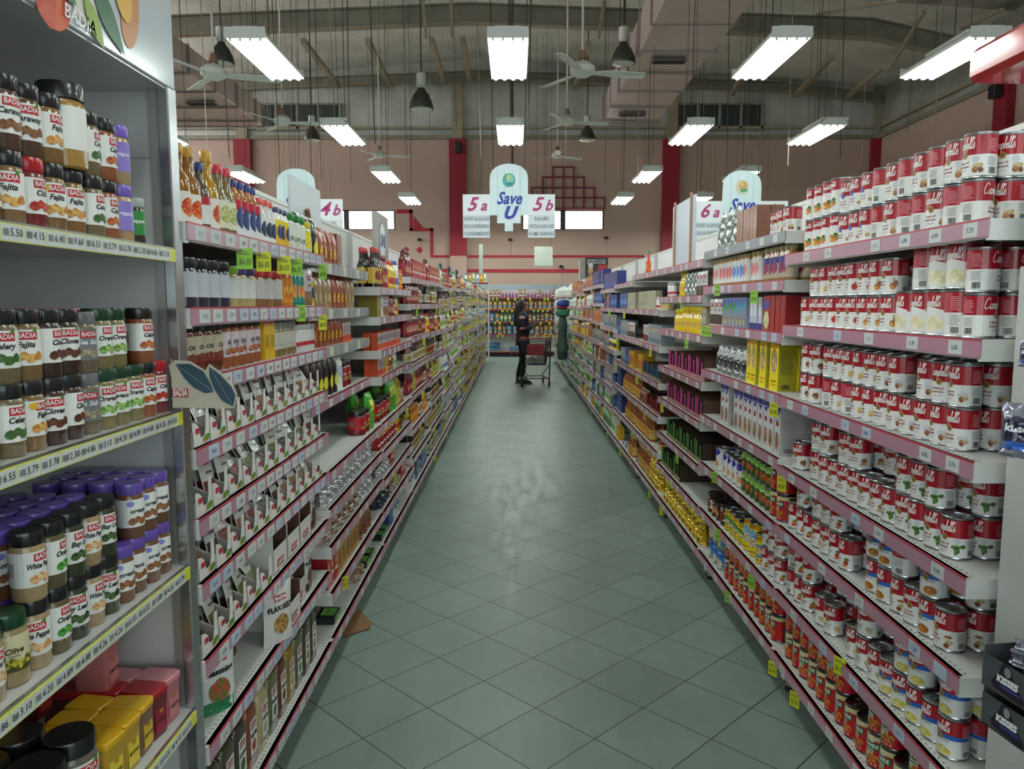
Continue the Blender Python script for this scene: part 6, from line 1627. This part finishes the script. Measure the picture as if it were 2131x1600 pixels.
# raised end rack with a red edge at the far end of the spice side
q = P(965, 588, 20.9); q2 = P(1016, 588, 20.9)
o = empty('end_rack', (q.x, 20.85, q.z)); tag(o, 'raised end rack with dark red edge at the far end of the spice side', 'rack')
W_ = q2.x - q.x
b = MB(); b.box(0, 0, -.03, W_, .4, 0, mat('7a2430', .4)); b.tube((0, .2, -q.z), (0, .2, 0), .02, SHW); b.tube((W_, .2, -q.z), (W_, .2, 0), .02, SHW); obj('shelf', b.mesh('shelf', 0), o)
b = MB(); b.box(W_ * .62, .18, 0, W_ * .78, .2, 1.05, mat('a8aea2', .5)); obj('post_board', b.mesh('post_board', 0), o)
for i in range(6):
    key = ('mayo', 'mustardb', 'milky')[i % 3]
    put(key, (q.x + .06 + i * .105, 20.95, q.z), 0, '%s, %s from the left on the raised end rack' % (K[key].desc, ordn(i + 1)), 'bottles on the raised end rack', solo=True, scale=(1.2, 1.2, 1.3))

# cardboard scrap on the floor
a = [P(700, 1335, 2.9), P(752, 1322, 2.9)]
b = MB(); b.add([(-.86, 3.42, .004), (-.705, 3.54, .004), (-.71, 3.60, .006), (-.80, 3.74, .02), (-.86, 3.42, .010), (-.705, 3.54, .010), (-.71, 3.60, .012), (-.80, 3.74, .026)], [(0, 1, 2, 3), (7, 6, 5, 4), (0, 4, 5, 1), (1, 5, 6, 2), (2, 6, 7, 3), (3, 7, 4, 0)], mat('8a6440', .8, var=.15, scale=20))
tag(obj('cardboard_piece', b.mesh('cardboard_piece', 0)), 'torn brown cardboard piece on the floor under the spice side', 'cardboard')
# ------------------------------------------------------------------ shopper and trolley
def skin(name, pts, edges, m, parent=None, sub=2, root=0):
    """pts: [(x,y,z,rx,ry)]"""
    me = bpy.data.meshes.new(name); me.from_pydata([p[:3] for p in pts], edges, []); me.materials.append(m)
    o = bpy.data.objects.new(name, me); COL.objects.link(o)
    if parent: o.parent = parent
    md = o.modifiers.new('skin', 'SKIN'); md.use_smooth_shade = True
    for i, p in enumerate(pts):
        sv = me.skin_vertices[0].data[i]; sv.radius = (p[3], p[4] if len(p) > 4 else p[3]); sv.use_root = (i == root)
    s = o.modifiers.new('sub', 'SUBSURF'); s.levels = sub; s.render_levels = sub
    return o
SKIN = mat('5a3a2a', .6); JACK = mat('12141f', .8); PINK = mat('c0626c', .7); TROU = mat('14151c', .8); HAIR = mat('0a0808', .5); SHOE = mat('1c1c20', .6); SOLE = mat('8a8a8a', .6)
person = empty('person', (.16, 14.95, 0)); tag(person, 'standing woman with long dark hair in a dark jacket with pink sleeve patches', 'person')
# facing +X; y is across the body
B = [(0, 0, .90, .10, .09), (.0, 0, 1.05, .09, .085), (.0, 0, 1.20, .10, .09), (-.01, 0, 1.33, .09, .10), (.0, 0, 1.42, .05, .05), (.02, 0, 1.48, .045, .045), (.03, 0, 1.56, .075, .07), (.025, 0, 1.63, .065, .065),
     (-.01, -.16, 1.34, .055, .06), (-.02, -.19, 1.20, .05), (.0, -.19, 1.08, .042), (.13, -.15, 1.10, .036), (.22, -.10, 1.16, .028), (.28, -.08, 1.20, .03),
     (-.01, .16, 1.34, .055, .06), (-.02, .19, 1.20, .05), (.0, .19, 1.08, .042), (.13, .15, 1.10, .036), (.22, .08, 1.14, .028), (.27, .05, 1.17, .03),
     (.0, -.09, .80, .085), (.02, -.09, .48, .058), (-.02, -.09, .12, .040), (-.03, -.09, .05, .038), (.10, -.09, .03, .035),
     (-.0, .09, .80, .085), (.0, .09, .48, .058), (-.10, .09, .12, .040), (-.11, .09, .05, .038), (.02, .09, .03, .035)]
Ed = [(0, 1), (1, 2), (2, 3), (3, 4), (4, 5), (5, 6), (6, 7), (3, 8), (8, 9), (9, 10), (10, 11), (11, 12), (12, 13), (3, 14), (14, 15), (15, 16), (16, 17), (17, 18), (18, 19), (0, 20), (20, 21), (21, 22), (22, 23), (23, 24), (0, 25), (25, 26), (26, 27), (27, 28), (28, 29)]
skin('body', B, Ed, SKIN, person)
skin('trousers', [(0, 0, .94, .14, .125)] + [(.0, -.09, .80, .095), (.02, -.09, .48, .068), (-.02, -.09, .13, .052)] + [(.0, .09, .80, .095), (.0, .09, .48, .068), (-.10, .09, .13, .052)], [(0, 1), (1, 2), (2, 3), (0, 4), (4, 5), (5, 6)], TROU, person)
jk = skin('jacket', [(0, 0, .80, .15, .14), (0, 0, 1.05, .14, .13), (0, 0, 1.22, .145, .14), (-.01, 0, 1.35, .125, .14), (0, 0, 1.44, .06, .06), (-.01, -.17, 1.34, .07, .07), (-.02, -.205, 1.20, .066), (.0, -.205, 1.08, .058), (.12, -.16, 1.10, .05), (.19, -.12, 1.14, .042),
     (-.01, .17, 1.34, .07, .07), (-.02, .205, 1.20, .066), (.0, .205, 1.08, .058), (.12, .16, 1.10, .05), (.19, .10, 1.13, .042)],
     [(0, 1), (1, 2), (2, 3), (3, 4), (3, 5), (5, 6), (6, 7), (7, 8), (8, 9), (3, 10), (10, 11), (11, 12), (12, 13), (13, 14)], JACK, person)
skin('sleeve_patch', [(-.012, -.19, 1.35, .072), (-.018, -.208, 1.26, .074)], [(0, 1)], mat('b88a98', .7), person)
skin('sleeve_patch', [(-.014, -.212, 1.15, .066), (.0, -.212, 1.06, .064)], [(0, 1)], PINK, person)
skin('hair', [(.01, 0, 1.655, .075, .072), (-.035, 0, 1.60, .078, .082), (-.06, 0, 1.50, .068, .085), (-.09, 0, 1.38, .06, .09), (-.11, 0, 1.24, .05, .08), (-.12, 0, 1.12, .03, .05)], [(0, 1), (1, 2), (2, 3), (3, 4), (4, 5)], HAIR, person)
# face
b = MB(); b.lathe([(.0, -.012), (.012, -.006), (.008, .012), (0, .02)], SKIN, 8, cx=.112, cy=0); obj('nose', b.mesh('nose'), person, (0, 0, 1.545))
for s in (-1, 1):
    b = MB(); b.lathe([(0, -.007), (.007, 0), (0, .007)], mat('d8d0c8', .3), 8); obj('eye', b.mesh('eye'), person, (.096, s * .028, 1.572))
    b = MB(); b.lathe([(0, -.03), (.014, -.01), (.016, .01), (0, .03)], SKIN, 8); obj('ear', b.mesh('ear'), person, (.035, s * .074, 1.56))
b = MB(); b.box(.095, -.02, 1.512, .106, .02, 1.518, mat('6a2c2c', .5), .002); obj('mouth', b.mesh('mouth'), person)
for s in (-1, 1):
    base_ = Vector((.29, -.08, 1.205)) if s < 0 else Vector((.28, .05, 1.175))
    pts = [(base_.x, base_.y, base_.z, .022)]; ed = []
    for k_ in range(4):
        i = len(pts); y = base_.y - .02 + k_ * .013; ln = (.030, .036, .034, .026)[k_]
        pts += [(base_.x + .012, y, base_.z + .008, .009), (base_.x + .018 + ln * .5, y, base_.z + .024, .0085), (base_.x + .014 + ln * .3, y + (.01 if s < 0 else -.01), base_.z + .045, .007)]
        ed += [(0, i), (i, i + 1), (i + 1, i + 2)]
    i = len(pts); pts += [(base_.x - .005, base_.y - s * .025 * -1, base_.z + .015, .009), (base_.x + .01, base_.y + s * .03, base_.z + .04, .008)]; ed += [(0, i), (i, i + 1)]
    skin('hand', pts, ed, SKIN, person, 1)
for x, y in ((.04, -.09), (-.04, .09)):
    b = MB(); b.loft([(0, .13, .045), (.015, .135, .048), (.02, .13, .045), (.05, .11, .042), (.085, .05, .038)], SHOE, 20, 2.6, segm=[SOLE, SHOE, SHOE, SHOE]); obj('shoe', b.mesh('shoe'), person, (x + .02, y, 0))
# the phone in her hands
b = MB(); b.box(-.004, -.036, -.07, .004, .036, .07, BLACK, .004); b.poly(rect(-.032, -.062, .032, .062), lambda u, v: (-.0045, u, v), mat('5a6478', .2, emit=.4))
ph = tag(obj('mobile_phone', b.mesh('mobile_phone'), None, (.16 + .335, 14.93, 1.23)), 'dark mobile phone held by the woman in front of her chest', 'phone'); ph.rotation_euler = (0, .45, 0)

WIRE = mat('4a4c4c', .35, .8); RP = mat('a81c2c', .4)
cart = empty('shopping_trolley', (.40, 14.35, 0)); tag(cart, 'wire shopping trolley with red handle and red child seat flap beside the shopper', 'trolley')
Wt, Wb, Lt = .56, .40, .85
# y: 0 = handle end (towards the viewer), Lt = front
def ringpt(u, z):
    """basket side positions; z 0..1 (bottom..top)"""
    w_ = (Wb + (Wt - Wb) * z) / 2; return w_
b = MB(); zb_, zt_ = .42, .88
def bx(sx, y, z): 
    f_ = (z - zb_) / (zt_ - zb_); w_ = (Wb + (Wt - Wb) * f_) / 2 * (1 - .22 * y / Lt); return (sx * w_, y, z)
for i in range(8):
    z = zb_ + (zt_ - zb_) * i / 7; r_ = .006 if i in (0, 7) else .003
    y0 = .05 * (1 - i / 7)
    b.tube(bx(-1, y0, z), bx(-1, Lt, z), r_, WIRE, 5); b.tube(bx(1, y0, z), bx(1, Lt, z), r_, WIRE, 5); b.tube(bx(-1, Lt, z), bx(1, Lt, z), r_, WIRE, 5); b.tube(bx(-1, y0, z), bx(1, y0, z), r_, WIRE, 5)
for i in range(17):
    y = .05 + (Lt - .05) * i / 16
    for s in (-1, 1): b.tube(bx(s, y, zb_), bx(s, y, zt_), .0025, WIRE, 4)
    b.tube(bx(-1, y, zb_), bx(1, y, zb_), .0025, WIRE, 4)
for i in range(13):
    u = -1 + i / 6
    for y in (.03, Lt):
        p0 = bx(1, y, zb_); p1 = bx(1, y, zt_); b.tube((p0[0] * u, y, zb_), (p1[0] * u, y if y > .1 else 0, zt_), .0025, WIRE, 4)
obj('basket', b.mesh('basket', 0), cart)
b = MB()
for s in (-1, 1):
    b.tube((s * .28, 0, .92), (s * .27, .10, .42), .013, WIRE, 8); b.tube((s * .27, .10, .42), (s * .26, .02, .13), .013, WIRE, 8); b.tube((s * .26, .02, .16), (s * .17, .80, .14), .012, WIRE, 8); b.tube((s * .25, .15, .40), (s * .16, .82, .16), .010, WIRE, 8)
b.tube((-.26, .03, .16), (.26, .03, .16), .01, WIRE, 8); b.tube((-.17, .8, .14), (.17, .8, .14), .01, WIRE, 8)
for i in range(9): b.tube((-.22 + i * .055, .04, .165), (-.15 + i * .0375, .8, .15), .003, WIRE, 4)
obj('frame', b.mesh('frame', 0), cart)
b = MB(); b.tube((-.29, -.01, .93), (.29, -.01, .93), .015, mat('a03038', .4), 10)
for s in (-1, 1): b.box(s * .295, -.03, .905, s * .275, .02, .955, RP, .006)
obj('handle', b.mesh('handle'), cart)
b = MB(); b.box(-.16, .05, .60, .16, .06, .82, RP, .004); b.box(-.16, .05, .60, .16, .20, .61, RP); obj('child_seat', b.mesh('child_seat', 0), cart)
for x, y in ((-.26, .02), (.26, .02), (-.17, .78), (.17, .78)):
    b = MB(); b.lathe([(.03, -.016), (.058, -.014), (.062, 0), (.058, .014), (.03, .016)], mat('1c1c1e', .6), 18); b.xf(Matrix.Rotation(PI / 2, 4, 'Y')); b.box(-.024, -.01, -.02, -.02, .03, .075, WIRE); b.box(.02, -.01, -.02, .024, .03, .075, WIRE); b.box(-.024, 0, .07, .024, .035, .08, WIRE)
    obj('wheel', b.mesh('wheel'), cart, (x, y, .0625))
for i in range(5):
    put('milky' if i % 2 else 'diaper', (.40 - .12 + .06 * i, 14.35 + .25 + .07 * (i % 3), .43), .3 * i, '%s lying among the goods in the trolley, %s from the left' % (K['milky' if i % 2 else 'diaper'].desc, ordn(i + 1)), 'goods in the trolley', solo=True)
# bundle of coloured bags hanging at the soup side beside the trolley
def blob(name, pts, edges, m, lbl, cat, parts=()):
    o = empty(name, pts[0][:3]); 
    return o
hb = empty('hanging_bags', (.98, 15.2, 0)); tag(hb, 'bundle of blue, red and green bags hanging beside the trolley at the soup side', 'bags')
rk = MB(); rk.tube((-.05, 0, 1.35), (.3, .1, 1.35), .008, STEEL, 6); rk.tube((-.05, 0, 1.35), (-.05, 0, 1.44), .006, STEEL, 6); obj('hook', rk.mesh('hook'), hb)
for nm_, c_, z0, z1, w_ in (('blue_bag', '1f3c8c', 1.52, 1.66, .15), ('red_bag', '8c1c28', 1.46, 1.55, .17), ('green_bag', '1c6a4a', 1.32, 1.50, .17)):
    b = MB(); b.loft([(z0, w_ * .5, .10), (z0 + .03, w_ * .9, .14), ((z0 + z1) / 2, w_, .15), (z1 - .02, w_ * .8, .12), (z1, w_ * .3, .05)], mat(c_, .6, var=.3, scale=12, bump=.4), 20, 2.4); obj(nm_, b.mesh(nm_), hb)
b = MB(); b.loft([(.46, .08, .04), (.5, .10, .07), (.75, .11, .08), (.95, .08, .06), (1.15, .10, .07), (1.30, .07, .04), (1.36, .02, .02)], mat('14281f', .5, h2='5c7068', scale=7, bump=.5), 20, 2.4); obj('long_bag', b.mesh('long_bag'), hb, (-.02, 0, 0))

# ------------------------------------------------------------------ light and view
wld = bpy.data.worlds.new('world'); sc.world = wld; wld.use_nodes = True
bg = wld.node_tree.nodes['Background']; bg.inputs[0].default_value = (.75, .85, 1, 1); bg.inputs[1].default_value = .3
vs = sc.view_settings
vs.view_transform = 'Standard'; vs.look = 'None'; vs.gamma = 1.0; vs.use_curve_mapping = False
vs.exposure = 0.25
sc.cycles.use_denoising = True
sc.cycles.use_adaptive_sampling = True; sc.cycles.adaptive_threshold = .1; sc.cycles.adaptive_min_samples = 16
sc.cycles.max_bounces = 4; sc.cycles.diffuse_bounces = 3; sc.cycles.glossy_bounces = 2
sc.cycles.sample_clamp_indirect = 4.0
sc.cycles.caustics_reflective = False
